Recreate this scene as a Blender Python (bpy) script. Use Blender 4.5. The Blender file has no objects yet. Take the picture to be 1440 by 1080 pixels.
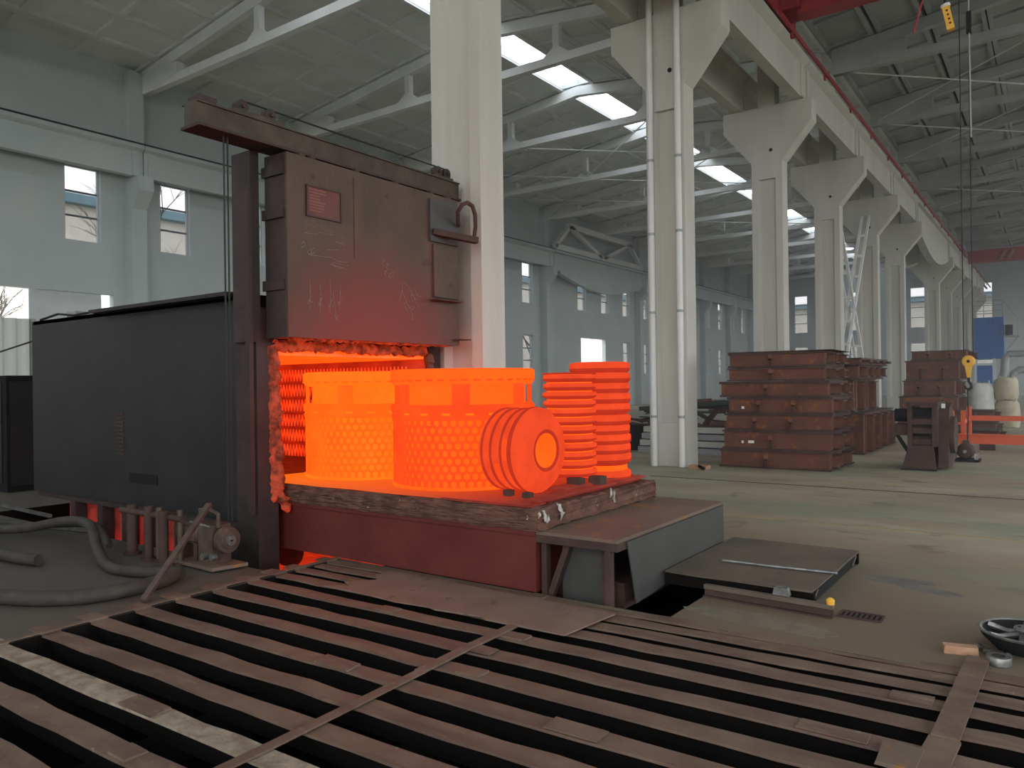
import bpy, bmesh, math, random
from mathutils import Vector, Matrix
random.seed(7)
PI = math.pi
SC = bpy.context.scene
COL = SC.collection

# ------------------------------------------------------------------ camera
F = Vector((-0.581786049, 0.81334183, 0.000248)); R = Vector((0.81326807, 0.58173734, -0.0132931))
U = R.cross(F); U.normalize()
cd = bpy.data.cameras.new('camera'); cam = bpy.data.objects.new('camera', cd); COL.objects.link(cam)
cd.sensor_fit = 'HORIZONTAL'; cd.sensor_width = 36.0; cd.lens = 1075.882 / 1440 * 36
cd.clip_start = 0.05; cd.clip_end = 400
cam.matrix_world = Matrix(((R.x, U.x, -F.x, 0), (R.y, U.y, -F.y, 0), (R.z, U.z, -F.z, 1.65), (0, 0, 0, 1)))
SC.camera = cam
# ------------------------------------------------------------------ sky, light, exposure
SKY = 5.0
wd = bpy.data.worlds.new('sky'); SC.world = wd; wd.use_nodes = True
nt = wd.node_tree; nt.nodes.clear()
tc = nt.nodes.new('ShaderNodeTexCoord'); sp = nt.nodes.new('ShaderNodeSeparateXYZ')
cr = nt.nodes.new('ShaderNodeValToRGB'); bg = nt.nodes.new('ShaderNodeBackground'); wo = nt.nodes.new('ShaderNodeOutputWorld')
cr.color_ramp.elements[0].position = 0.0; cr.color_ramp.elements[0].color = (1.0, 0.985, 0.96, 1)
cr.color_ramp.elements[1].position = 0.6; cr.color_ramp.elements[1].color = (0.84, 0.92, 1.0, 1)
nt.links.new(tc.outputs['Generated'], sp.inputs[0]); nt.links.new(sp.outputs['Z'], cr.inputs[0])
nt.links.new(cr.outputs[0], bg.inputs[0]); bg.inputs[1].default_value = SKY
nt.links.new(bg.outputs[0], wo.inputs[0])


def portal(loc, direction, sx, sy):          # light portal in an opening: guides sky sampling, gives no light of its own
    l = bpy.data.lights.new('portal', 'AREA'); l.shape = 'RECTANGLE'; l.size = sx; l.size_y = sy
    l.cycles.is_portal = True
    o = bpy.data.objects.new('portal', l); COL.objects.link(o); o.location = loc
    o.rotation_euler = Vector(direction).to_track_quat('-Z', 'Y').to_euler()
    return o


SC.view_settings.view_transform = 'Standard'; SC.view_settings.look = 'None'
SC.view_settings.exposure = 0.0; SC.view_settings.gamma = 1.0; SC.view_settings.use_curve_mapping = False
SC.cycles.max_bounces = 8; SC.cycles.diffuse_bounces = 5; SC.cycles.glossy_bounces = 3
SC.cycles.transparent_max_bounces = 12; SC.cycles.caustics_reflective = False; SC.cycles.caustics_refractive = False
SC.cycles.sample_clamp_indirect = 6.0
portal((13.0, 36, 5.5), (-1, 0, 0), 96, 7.5)      # right-hand bay's glazed side wall
portal((3.95, -11.9, 5.8), (0, 1, 0), 15, 11.6); portal((-15.5, -11.9, 10), (0, 1, 0), 15, 3)       # gate and high openings added behind the camera to light the columns
portal((-15.9, 38, 13.9), (0, 0, -1), 1.3, 94)    # ridge skylights
portal((3.4, 38, 13.9), (0, 0, -1), 1.3, 94)

# ------------------------------------------------------------------ mesh helpers
WLOC = {}


class MB:
    def __init__(s): s.v = []; s.f = []; s.sm = []

    def add(s, vs, fs, smooth=False, M=None):
        n = len(s.v)
        if M is not None: vs = [M @ Vector(p) for p in vs]
        s.v += [tuple(p) for p in vs]; s.f += [tuple(i + n for i in f) for f in fs]; s.sm += [smooth] * len(fs)
        return s

    def box(s, x0, x1, y0, y1, z0, z1, M=None):
        return s.add([(x0, y0, z0), (x1, y0, z0), (x1, y1, z0), (x0, y1, z0), (x0, y0, z1), (x1, y0, z1), (x1, y1, z1), (x0, y1, z1)],
                     [(0, 3, 2, 1), (4, 5, 6, 7), (0, 1, 5, 4), (1, 2, 6, 5), (2, 3, 7, 6), (3, 0, 4, 7)], False, M)

    def bar(s, a, b, w, h, up=(0, 0, 1)):    # box beam from a to b
        a = Vector(a); b = Vector(b); d = (b - a); L = d.length; d.normalize()
        u = Vector(up)
        if abs(d.dot(u)) > 0.98: u = Vector((1, 0, 0))
        x = d.cross(u).normalized(); z = x.cross(d)
        M = Matrix(((x.x, d.x, z.x, a.x), (x.y, d.y, z.y, a.y), (x.z, d.z, z.z, a.z), (0, 0, 0, 1)))
        return s.box(-w / 2, w / 2, 0, L, -h / 2, h / 2, M)

    def prism(s, poly, axis, a, b, M=None):  # polygon of 2-D points pushed along axis
        n = len(poly)
        def P(p, t): return {'x': (t, p[0], p[1]), 'y': (p[0], t, p[1]), 'z': (p[0], p[1], t)}[axis]
        vs = [P(p, a) for p in poly] + [P(p, b) for p in poly]
        fs = [tuple(range(n))[::-1], tuple(range(n, 2 * n))] + [(i, (i + 1) % n, n + (i + 1) % n, n + i) for i in range(n)]
        return s.add(vs, fs, False, M)

    def tube(s, pts, r, n=10, cap=True):
        pts = [Vector(p) for p in pts]; rs = r if isinstance(r, (list, tuple)) else [r] * len(pts)
        vs = []; fs = []; prev = None
        for i, p in enumerate(pts):
            d = (pts[min(i + 1, len(pts) - 1)] - pts[max(i - 1, 0)]).normalized()
            if prev is None:
                u = Vector((0, 0, 1)) if abs(d.z) < 0.9 else Vector((1, 0, 0))
                x = d.cross(u).normalized()
            else:
                x = (prev - d * prev.dot(d)).normalized()
            prev = x; y = d.cross(x)
            for k in range(n):
                a = 2 * PI * k / n; vs.append(p + (x * math.cos(a) + y * math.sin(a)) * rs[i])
        for i in range(len(pts) - 1):
            for k in range(n):
                k2 = (k + 1) % n
                fs.append((i * n + k, i * n + k2, (i + 1) * n + k2, (i + 1) * n + k))
        if cap: fs += [tuple(range(n))[::-1], tuple(range((len(pts) - 1) * n, len(pts) * n))]
        return s.add(vs, fs, True)

    def lathe(s, prof, n=32, M=None, a0=0, a1=2 * PI):   # profile of (r, z), turned about z
        full = abs(a1 - a0 - 2 * PI) < 1e-6; m = n if full else n + 1
        vs = []; fs = []
        for r, z in prof:
            for k in range(m):
                a = a0 + (a1 - a0) * k / n; vs.append((r * math.cos(a), r * math.sin(a), z))
        for i in range(len(prof) - 1):
            for k in range(n):
                k2 = (k + 1) % m
                fs.append((i * m + k, i * m + k2, (i + 1) * m + k2, (i + 1) * m + k))
        return s.add(vs, fs, True, M)

    def cyl(s, a, b, r, n=16, r2=None):
        return s.tube([a, b], [r, r if r2 is None else r2], n)

    def build(s, name, m, parent=None, kind=None, label=None):
        O = WLOC.get(parent.name, Vector((0, 0, 0))) if parent else Vector((0, 0, 0))
        me = bpy.data.meshes.new(name)
        me.from_pydata([(p[0] - O.x, p[1] - O.y, p[2] - O.z) for p in s.v], [], s.f)
        me.polygons.foreach_set('use_smooth', s.sm)
        if any(s.sm): me.set_sharp_from_angle(angle=0.7)
        me.materials.append(m)
        o = bpy.data.objects.new(name, me); COL.objects.link(o)
        if parent: o.parent = parent
        WLOC[o.name] = O
        if kind: o['kind'] = kind
        if label: o['label'] = label
        return o


def fix_normals(o):
    bm = bmesh.new(); bm.from_mesh(o.data); bmesh.ops.recalc_face_normals(bm, faces=bm.faces); bm.to_mesh(o.data); bm.free(); return o


def tag(o, label, cat, group=None, kind='thing'):
    o['label'] = label; o['category'] = cat; o['kind'] = kind
    if group: o['group'] = group
    return o


def thing(name, label, cat, loc=(0, 0, 0), group=None):
    o = bpy.data.objects.new(name, None); COL.objects.link(o); o.location = loc; o.empty_display_size = 0.1
    WLOC[o.name] = Vector(loc)
    return tag(o, label, cat, group)


def struct(mb, name, m, parent=None): return mb.build(name, m, parent, 'structure')


def dup(o, loc=None, parent=None, **props):
    c = o.copy(); COL.objects.link(c)
    if parent: c.parent = parent
    if loc is not None: c.location = loc
    WLOC[c.name] = Vector(loc) if loc is not None else WLOC.get(o.name, Vector((0, 0, 0)))
    for k, v in props.items(): c[k] = v
    for ch in list(o.children): dup(ch, parent=c)
    return c


def jitter_mesh(o, amt, seed=0, sub=0):
    rnd = random.Random(seed); bm = bmesh.new(); bm.from_mesh(o.data)
    if sub: bmesh.ops.subdivide_edges(bm, edges=bm.edges, cuts=sub, use_grid_fill=True)
    for v in bm.verts: v.co += Vector((rnd.uniform(-1, 1), rnd.uniform(-1, 1), rnd.uniform(-1, 1))) * amt
    bm.to_mesh(o.data); bm.free(); return o


# ------------------------------------------------------------------ materials
def mat(name, c1, c2=None, rough=0.7, metal=0.0, scale=2.0, bump=0.0, bscale=30.0, c3=None, spots=0.62, stretch=(1, 1, 1), emit=None, estr=1.0, spec=0.3):
    m = bpy.data.materials.new(name); m.use_nodes = True; n = m.node_tree.nodes; L = m.node_tree.links
    b = n['Principled BSDF']; b.inputs['Roughness'].default_value = rough; b.inputs['Metallic'].default_value = metal
    b.inputs['Specular IOR Level'].default_value = spec
    g = n.new('ShaderNodeNewGeometry'); mp = n.new('ShaderNodeMapping'); mp.inputs['Scale'].default_value = stretch
    L.new(g.outputs['Position'], mp.inputs['Vector'])
    def noise(sc, det=6):
        t = n.new('ShaderNodeTexNoise'); t.inputs['Scale'].default_value = sc; t.inputs['Detail'].default_value = det; t.inputs['Roughness'].default_value = 0.6
        L.new(mp.outputs[0], t.inputs['Vector']); return t
    col = None
    if c2 is not None:
        r = n.new('ShaderNodeValToRGB'); r.color_ramp.elements[0].color = (*c1, 1); r.color_ramp.elements[1].color = (*c2, 1)
        r.color_ramp.elements[0].position = 0.35; r.color_ramp.elements[1].position = 0.65
        L.new(noise(scale).outputs['Fac'], r.inputs[0]); col = r.outputs[0]
        if c3 is not None:
            r2 = n.new('ShaderNodeValToRGB'); r2.color_ramp.elements[0].position = spots; r2.color_ramp.elements[1].position = spots + 0.06
            L.new(noise(scale * 3.1, 8).outputs['Fac'], r2.inputs[0])
            mx = n.new('ShaderNodeMix'); mx.data_type = 'RGBA'; mx.inputs[7].default_value = (*c3, 1)
            L.new(r2.outputs[0], mx.inputs[0]); L.new(col, mx.inputs[6]); col = mx.outputs[2]
        L.new(col, b.inputs['Base Color'])
    else:
        b.inputs['Base Color'].default_value = (*c1, 1)
    if bump:
        bp = n.new('ShaderNodeBump'); bp.inputs['Strength'].default_value = bump; bp.inputs['Distance'].default_value = 0.02
        L.new(noise(bscale, 8).outputs['Fac'], bp.inputs['Height']); L.new(bp.outputs[0], b.inputs['Normal'])
    if emit is not None:
        if len(emit) == 2:
            r = n.new('ShaderNodeValToRGB'); r.color_ramp.elements[0].color = (*emit[0], 1); r.color_ramp.elements[1].color = (*emit[1], 1)
            r.color_ramp.elements[0].position = 0.35; r.color_ramp.elements[1].position = 0.65
            L.new(noise(scale).outputs['Fac'], r.inputs[0]); L.new(r.outputs[0], b.inputs['Emission Color'])
        else:
            b.inputs['Emission Color'].default_value = (*emit, 1)
        b.inputs['Emission Strength'].default_value = estr
    return m


def glass(name, tint, gloss=0.06):
    m = bpy.data.materials.new(name); m.use_nodes = True; n = m.node_tree.nodes; L = m.node_tree.links; n.clear()
    t = n.new('ShaderNodeBsdfTransparent'); t.inputs[0].default_value = (*tint, 1)
    g = n.new('ShaderNodeBsdfGlossy'); g.inputs['Roughness'].default_value = 0.05
    x = n.new('ShaderNodeMixShader'); x.inputs[0].default_value = gloss; o = n.new('ShaderNodeOutputMaterial')
    L.new(t.outputs[0], x.inputs[1]); L.new(g.outputs[0], x.inputs[2]); L.new(x.outputs[0], o.inputs[0]); return m


M_CONC = mat('white_painted_concrete', (0.475, 0.46, 0.41), (0.545, 0.53, 0.475), 0.8, scale=1.2, bump=0.08, c3=(0.40, 0.38, 0.33), spots=0.70, stretch=(1.5, 1.5, 0.25))
M_TRUSS = mat('truss_concrete', (0.66, 0.67, 0.65), (0.76, 0.77, 0.75), 0.85, scale=1.0, bump=0.1)  # lightened so the colour carries skylight brightness
M_ROOF = mat('lit_white_roof_slab', (0.60, 0.62, 0.60), (0.72, 0.73, 0.71), 0.9, scale=0.6, bump=0.1)  # white paint, raised further to hold the skylight's light in the colour
M_ROOF_SHADED = mat('shaded_roof_slab', (0.29, 0.295, 0.28), (0.37, 0.375, 0.36), 0.9, scale=0.6, bump=0.1)  # same slabs darkened: the dimmer outer aisle is put into the colour
M_TRUSS_SHADED = mat('shaded_truss_concrete', (0.36, 0.365, 0.35), (0.44, 0.445, 0.43), 0.85, scale=1.0, bump=0.1)  # darker copy of the truss concrete, outer aisle shade in the colour
M_WALL = mat('wall_plaster', (0.455, 0.51, 0.505), (0.52, 0.565, 0.555), 0.85, scale=0.5, bump=0.05, c3=(0.50, 0.54, 0.54), spots=0.68)
M_BLACK = mat('dark_void', (0.012, 0.011, 0.011), rough=0.9)
M_FLOOR = mat('workshop_floor', (0.27, 0.228, 0.155), (0.39, 0.34, 0.24), 0.62, scale=0.55, bump=0.15, bscale=12, c3=(0.19, 0.155, 0.105), spots=0.60, spec=0.35, stretch=(.7, 1.3, 1))
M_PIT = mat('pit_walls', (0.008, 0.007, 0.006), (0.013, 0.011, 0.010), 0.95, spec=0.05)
M_NEARBLACK = mat('near_black_steel', (0.008, 0.007, 0.006), (0.012, 0.010, 0.009), 0.95, spec=0.05)  # near black: shade between the grate bars is put into this colour
M_DARK = mat('furnace_sheet', (0.024, 0.021, 0.024), (0.034, 0.030, 0.033), 0.55, metal=0.3, scale=1.3, bump=0.05, spec=0.4)
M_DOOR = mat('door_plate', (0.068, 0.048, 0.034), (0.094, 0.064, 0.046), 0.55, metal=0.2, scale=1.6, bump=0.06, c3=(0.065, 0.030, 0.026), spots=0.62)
def add_glow_dirt_tint(m, c, centre, r0, r1):      # round tint mixed into the colour: furnace glow on the door, dirt on floor
    n = m.node_tree.nodes; L = m.node_tree.links; b = n['Principled BSDF']; src = b.inputs['Base Color'].links[0].from_socket
    g = n.new('ShaderNodeNewGeometry'); v = n.new('ShaderNodeVectorMath'); v.operation = 'DISTANCE'; v.inputs[1].default_value = centre
    t = n.new('ShaderNodeTexNoise'); t.inputs['Scale'].default_value = 2.5; t.inputs['Detail'].default_value = 5
    L.new(g.outputs['Position'], v.inputs[0]); L.new(g.outputs['Position'], t.inputs['Vector'])
    ad = n.new('ShaderNodeMath'); ad.operation = 'MULTIPLY_ADD'; ad.inputs[1].default_value = .5; L.new(t.outputs['Fac'], ad.inputs[0]); L.new(v.outputs['Value'], ad.inputs[2])
    mr = n.new('ShaderNodeMapRange'); mr.inputs['From Min'].default_value = r0 + .25; mr.inputs['From Max'].default_value = r1 + .25; mr.inputs['To Min'].default_value = 1; mr.inputs['To Max'].default_value = 0; mr.interpolation_type = 'SMOOTHSTEP'
    L.new(ad.outputs[0], mr.inputs['Value']); x = n.new('ShaderNodeMix'); x.data_type = 'RGBA'; x.inputs[7].default_value = (*c, 1)
    L.new(mr.outputs[0], x.inputs[0]); L.new(src, x.inputs[6]); L.new(x.outputs[2], b.inputs['Base Color'])
def add_patches(m, c, scale, lo, hi, stretch, amount=1.0, seed=0.0):   # broad worn or dirty patches over the base colour
    n = m.node_tree.nodes; L = m.node_tree.links; b = n['Principled BSDF']; src = b.inputs['Base Color'].links[0].from_socket
    g = n.new('ShaderNodeNewGeometry'); mp = n.new('ShaderNodeMapping'); mp.inputs['Scale'].default_value = stretch; mp.inputs['Location'].default_value = (seed, seed * .7, 0)
    t = n.new('ShaderNodeTexNoise'); t.inputs['Scale'].default_value = scale; t.inputs['Detail'].default_value = 8; t.inputs['Roughness'].default_value = .65
    L.new(g.outputs['Position'], mp.inputs['Vector']); L.new(mp.outputs[0], t.inputs['Vector'])
    mr = n.new('ShaderNodeMapRange'); mr.inputs['From Min'].default_value = lo; mr.inputs['From Max'].default_value = hi; mr.inputs['To Max'].default_value = amount
    L.new(t.outputs['Fac'], mr.inputs['Value']); x = n.new('ShaderNodeMix'); x.data_type = 'RGBA'; x.inputs[7].default_value = (*c, 1)
    L.new(mr.outputs[0], x.inputs[0]); L.new(src, x.inputs[6]); L.new(x.outputs[2], b.inputs['Base Color'])
M_FRAME = mat('frame_steel', (0.046, 0.034, 0.033), (0.07, 0.048, 0.045), 0.6, metal=0.3, scale=3, bump=0.1)
M_BEAM = mat('lifting_beam_steel', (0.052, 0.042, 0.032), (0.085, 0.068, 0.050), 0.65, metal=0.2, scale=4, bump=0.15)
M_RUST = mat('rusty_steel', (0.098, 0.040, 0.028), (0.145, 0.058, 0.040), 0.8, scale=2.2, bump=0.2, c3=(0.20, 0.075, 0.028), spots=0.57)
M_RUSTD = mat('dark_rusty_steel', (0.050, 0.030, 0.025), (0.082, 0.047, 0.037), 0.8, scale=3, bump=0.2)
M_GRATE = mat('grate_bar_steel', (0.15, 0.095, 0.068), (0.205, 0.140, 0.102), 0.62, metal=0.15, scale=3.5, bump=0.25, bscale=25, c3=(0.28, 0.21, 0.16), spots=0.66)
M_GRATE2 = mat('scaled_bar_steel', (0.20, 0.15, 0.11), (0.40, 0.33, 0.24), 0.75, scale=9, bump=0.5, bscale=40)
M_CAR = mat('bogie_car_steel', (0.115, 0.024, 0.020), (0.15, 0.036, 0.028), 0.6, metal=0.2, scale=2, bump=0.12)
M_PLATE = mat('worn_steel_plate', (0.135, 0.095, 0.075), (0.185, 0.13, 0.10), 0.6, metal=0.05, scale=1.4, bump=0.12, c3=(0.26, 0.13, 0.05), spots=0.57)
M_DECK = mat('dull_deck_plate', (0.10, 0.080, 0.060), (0.15, 0.118, 0.088), 0.7, scale=1.8, bump=0.12)
M_COVER = mat('thin_cover_sheet', (0.18, 0.118, 0.09), (0.235, 0.16, 0.125), 0.6, scale=2.5, bump=0.15, c3=(0.12, 0.08, 0.065), spots=0.62)
M_GREY = mat('grey_sheet_steel', (0.058, 0.056, 0.051), (0.078, 0.076, 0.07), 0.5, metal=0.1, scale=2, bump=0.04)
M_CRUST = mat('refractory_crust', (0.095, 0.046, 0.034), (0.185, 0.092, 0.064), 0.95, scale=7, bump=0.7, bscale=30, c3=(0.40, 0.33, 0.27), spots=0.66)
M_FIBRE = mat('hot_ceramic_fibre', (0.07, 0.028, 0.018), (0.17, 0.07, 0.042), 0.95, scale=9, bump=0.8, bscale=26, c3=(0.07, 0.04, 0.03), spots=0.60, emit=((0.04, 0.002, 0.001), (0.42, 0.030, 0.006)), estr=1.0)
M_WHITE = mat('white_fibre_wool', (0.42, 0.39, 0.34), (0.58, 0.55, 0.49), 0.95, scale=20, bump=0.6)
M_RED = mat('red_crane_paint', (0.26, 0.018, 0.025), (0.34, 0.03, 0.034), 0.5, scale=1.5)
M_ORANGE = mat('orange_red_paint', (0.62, 0.09, 0.035), (0.70, 0.13, 0.05), 0.5, scale=2)
M_BLUE = mat('blue_painted_sheet', (0.015, 0.11, 0.36), (0.02, 0.15, 0.45), 0.5, scale=1.5)
M_YELLOW = mat('yellow_paint', (0.70, 0.36, 0.04), (0.80, 0.46, 0.07), 0.5, scale=5)
M_YLINE = mat('worn_yellow_line', (0.42, 0.31, 0.13), (0.26, 0.23, 0.17), 0.7, scale=3)
M_GREYPIPE = mat('grey_pipe', (0.30, 0.31, 0.31), (0.36, 0.37, 0.37), 0.5, metal=0.3, scale=3)
M_PIPE = mat('white_plastic_pipe', (0.66, 0.66, 0.63), (0.72, 0.72, 0.69), 0.5, scale=2)
M_RUBBER = mat('rubber_hose', (0.042, 0.036, 0.030), (0.068, 0.058, 0.048), 0.7, scale=6, bump=0.1)
M_MOTOR = mat('dusty_motor', (0.08, 0.052, 0.042), (0.125, 0.088, 0.07), 0.6, metal=0.2, scale=8, bump=0.15)
M_BLACKRUB = mat('black_cable', (0.02, 0.02, 0.02), rough=0.6)
M_BAG = mat('woven_white_bag', (0.55, 0.54, 0.50), (0.68, 0.67, 0.62), 0.85, scale=6, bump=0.5, bscale=18)
M_BAGT = mat('woven_tan_bag', (0.42, 0.36, 0.25), (0.52, 0.47, 0.35), 0.85, scale=5, bump=0.5, bscale=18)
M_SHEET = mat('pale_corrugated_sheet', (0.62, 0.64, 0.60), (0.68, 0.70, 0.66), 0.5, scale=1)
M_BRICK = mat('fire_brick', (0.40, 0.22, 0.13), (0.48, 0.29, 0.18), 0.9, scale=12, bump=0.3)
M_GREEN = mat('dark_green_paint', (0.035, 0.05, 0.045), (0.05, 0.065, 0.055), 0.5, scale=3)
M_CAST = mat('bare_cast_metal', (0.16, 0.16, 0.15), (0.34, 0.33, 0.31), 0.4, metal=0.7, scale=9, bump=0.2)
M_WFRAME = mat('window_frame_paint', (0.55, 0.58, 0.60), (0.62, 0.65, 0.67), 0.6, scale=2)
M_WBAR = mat('window_bar_paint', (0.13, 0.15, 0.16), rough=0.6)
M_CHALK = mat('chalk', (0.30, 0.22, 0.19), (0.20, 0.13, 0.11), 0.95, scale=40)
M_SIGN = mat('name_plate_metal', (0.085, 0.030, 0.025), (0.115, 0.045, 0.036), 0.35, metal=0.5, scale=4)
M_SIGNTXT = mat('name_plate_lines', (0.22, 0.075, 0.055), rough=0.5)
M_PAPER = mat('white_label', (0.75, 0.72, 0.70), rough=0.8)
M_GLASS = glass('dimmed_window_glass', (0.52, 0.52, 0.53))  # tint darkens the panes to hold down the bright daylight outside
M_GLASSC = glass('clear_glass', (0.92, 0.93, 0.94), .03)
M_OUTWALL = mat('neighbour_wall', (0.74, 0.68, 0.57), (0.80, 0.75, 0.65), 0.9, scale=0.3)
M_OUTROOF = mat('neighbour_blue_roof', (0.16, 0.26, 0.30), (0.20, 0.31, 0.35), 0.6, scale=0.3)
M_GROUND = mat('yard_ground', (0.28, 0.26, 0.22), (0.36, 0.34, 0.30), 0.95, scale=0.5)
M_BARK = mat('bare_tree_bark', (0.10, 0.08, 0.065), (0.15, 0.12, 0.10), 0.9, scale=6)
# incandescent metal: it gives off its own light
M_HOT1 = mat('yellow_hot_metal', (0.02, 0.01, 0.006), rough=0.95, spec=0.0, emit=((1.9, 0.165, 0.007), (1.9, 0.205, 0.009)), estr=1.0, scale=3)
M_HOT1D = mat('yellow_hot_metal_skin', (0.02, 0.01, 0.006), rough=0.95, spec=0.0, emit=((1.6, 0.122, 0.006), (1.6, 0.152, 0.007)), estr=1.0, scale=4)
M_HOT2 = mat('orange_hot_metal', (0.02, 0.01, 0.006), rough=0.95, spec=0.0, emit=((1.6, 0.118, 0.007), (1.6, 0.150, 0.009)), estr=1.0, scale=3)
M_HOT2D = mat('orange_hot_metal_skin', (0.02, 0.01, 0.006), rough=0.95, spec=0.0, emit=((0.95, 0.062, 0.009), (1.1, 0.085, 0.010)), estr=1.0, scale=4)
M_HOT3 = mat('red_hot_metal', (0.025, 0.012, 0.008), rough=0.95, spec=0.0, emit=((0.78, 0.055, 0.014), (0.95, 0.074, 0.018)), estr=1.0, scale=4)
M_HOT3D = mat('red_hot_metal_rim', (0.025, 0.012, 0.008), rough=0.95, spec=0.0, emit=((0.44, 0.024, 0.010), (0.54, 0.031, 0.011)), estr=1.0, scale=4)
M_HOTPLATE = mat('hot_tray_plate', (0.025, 0.012, 0.008), rough=0.95, spec=0.0, emit=((0.85, 0.07, 0.005), (1.0, 0.11, 0.006)), estr=0.85, scale=1.5)
M_WARMPLATE = mat('cooling_plate_edge', (0.05, 0.022, 0.016), (0.08, 0.035, 0.026), rough=0.8, emit=((0.10, 0.006, 0.003), (0.24, 0.014, 0.005)), estr=1.0, scale=3)
M_KILN = mat('glowing_lining', (0.14, 0.05, 0.03), (0.22, 0.08, 0.05), rough=0.95, bump=0.5, emit=((0.20, 0.006, 0.002), (0.38, 0.014, 0.003)), estr=1.0, scale=2.5)
M_KILNHOT = mat('bright_lining', (0.35, 0.15, 0.09), (0.5, 0.22, 0.12), rough=0.95, bump=0.5, emit=((1.3, 0.085, 0.005), (1.6, 0.125, 0.006)), estr=1.0, scale=2.5)
M_COIL = mat('glowing_element', (0.3, 0.12, 0.08), rough=0.8, emit=((0.60, 0.028, 0.006), (0.95, 0.065, 0.010)), estr=1.0, scale=9)
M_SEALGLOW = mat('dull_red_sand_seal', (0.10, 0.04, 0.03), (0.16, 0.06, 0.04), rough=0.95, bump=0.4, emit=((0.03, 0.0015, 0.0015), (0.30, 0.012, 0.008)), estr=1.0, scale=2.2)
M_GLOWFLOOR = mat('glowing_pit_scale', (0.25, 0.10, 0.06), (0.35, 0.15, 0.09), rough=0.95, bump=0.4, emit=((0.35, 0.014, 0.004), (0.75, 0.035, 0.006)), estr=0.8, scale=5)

add_patches(M_FLOOR, (0.225, 0.25, 0.175), .35, .50, .60, (.4, 1.4, 1), .7, 3)
add_patches(M_FLOOR, (0.34, 0.245, 0.155), .5, .52, .64, (.6, 1.2, 1), .7, 11)
add_patches(M_FLOOR, (0.13, 0.105, 0.08), 2.2, .58, .66, (.5, 1.6, 1), .6, 21)
add_patches(M_FLOOR, (0.42, 0.38, 0.30), 5.0, .62, .70, (.35, 1.5, 1), .5, 31)
add_glow_dirt_tint(M_FLOOR, (0.165, 0.125, 0.085), (-3.6, 3.6, 0), 3.2, 6.2)
add_glow_dirt_tint(M_FLOOR, (0.10, 0.085, 0.068), (-9.6, 3.6, 0), 3.6, 7.5)
add_patches(M_GRATE, (0.12, 0.075, 0.062), 1.6, .50, .62, (.6, 3, 1), .7, 5)
add_patches(M_GRATE, (0.27, 0.185, 0.135), 3.3, .60, .68, (.5, 2, 1), .6, 15)
add_patches(M_DOOR, (0.16, 0.075, 0.058), 3.0, .55, .68, (1, 1, .25), .5, 8)
add_glow_dirt_tint(M_DOOR, (0.165, 0.040, 0.032), (-6.05, 5.95, 1.6), .85, 1.85)  # red furnace glow painted into the door colour, along with oxide stain

# ------------------------------------------------------------------ the hall
XL, XC, XR = -26.0, -6.25, 13.05                 # inner faces of the side walls, centre of the column row
Y0, Y1 = -12.0, 85.0
YC = [7.8 + 6.45 * k for k in range(-3, 12)]     # column / truss grid
def roof_z(x):                                   # underside of the roof slabs
    xr = -15.9 if x < XC else 3.4
    return 13.81 - 0.12 * abs(x - xr)

# floor with the grate pit and the track trench cut out
PIT = (-5.6, 1.4, 0.8, 4.93, -1.3); TR = (-11.8, -2.24, 5.0, 7.25, -0.35); SK = (-11.8, -5.68, 4.3, 5.0, -0.45)
mb = MB()
xs = sorted({XL - 0.2, XR + 0.2, PIT[0], PIT[1], TR[0], TR[1], SK[0], SK[1]}); ys = sorted({Y0 - 0.2, Y1 + 0.2, PIT[2], PIT[3], TR[2], TR[3], SK[2], SK[3]})
for i in range(len(xs) - 1):
    for j in range(len(ys) - 1):
        cx, cy = (xs[i] + xs[i + 1]) / 2, (ys[j] + ys[j + 1]) / 2
        if any(h[0] < cx < h[1] and h[2] < cy < h[3] for h in (PIT, TR, SK)): continue
        mb.add([(xs[i], ys[j], 0), (xs[i + 1], ys[j], 0), (xs[i + 1], ys[j + 1], 0), (xs[i], ys[j + 1], 0)], [(0, 1, 2, 3)])
floor = struct(mb, 'floor', M_FLOOR)
mb = MB()
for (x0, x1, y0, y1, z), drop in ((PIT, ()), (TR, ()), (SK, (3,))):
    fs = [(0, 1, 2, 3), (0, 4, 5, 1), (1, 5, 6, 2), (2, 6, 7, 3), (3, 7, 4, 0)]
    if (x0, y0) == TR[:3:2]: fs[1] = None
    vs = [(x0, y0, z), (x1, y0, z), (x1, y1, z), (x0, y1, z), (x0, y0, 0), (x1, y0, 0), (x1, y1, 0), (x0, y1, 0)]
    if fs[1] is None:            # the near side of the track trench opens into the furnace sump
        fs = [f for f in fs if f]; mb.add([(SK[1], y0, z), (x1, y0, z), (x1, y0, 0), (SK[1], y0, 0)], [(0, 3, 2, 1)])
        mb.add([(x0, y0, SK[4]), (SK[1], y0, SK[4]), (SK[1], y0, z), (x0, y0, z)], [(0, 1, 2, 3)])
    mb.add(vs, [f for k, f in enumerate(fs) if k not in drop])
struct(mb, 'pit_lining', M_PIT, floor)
struct(MB().box(-5.9, 6, 9.2, 9.27, 0, 0.003), 'floor_marking', M_YLINE, floor)
struct(MB().box(-6.0, 6, 13.1, 13.16, 0, 0.003), 'floor_marking', M_YLINE, floor)
struct(MB().box(-5.9, 8, 12.36, 12.41, 0, 0.004), 'sunken_rail', M_RUSTD, floor)

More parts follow.
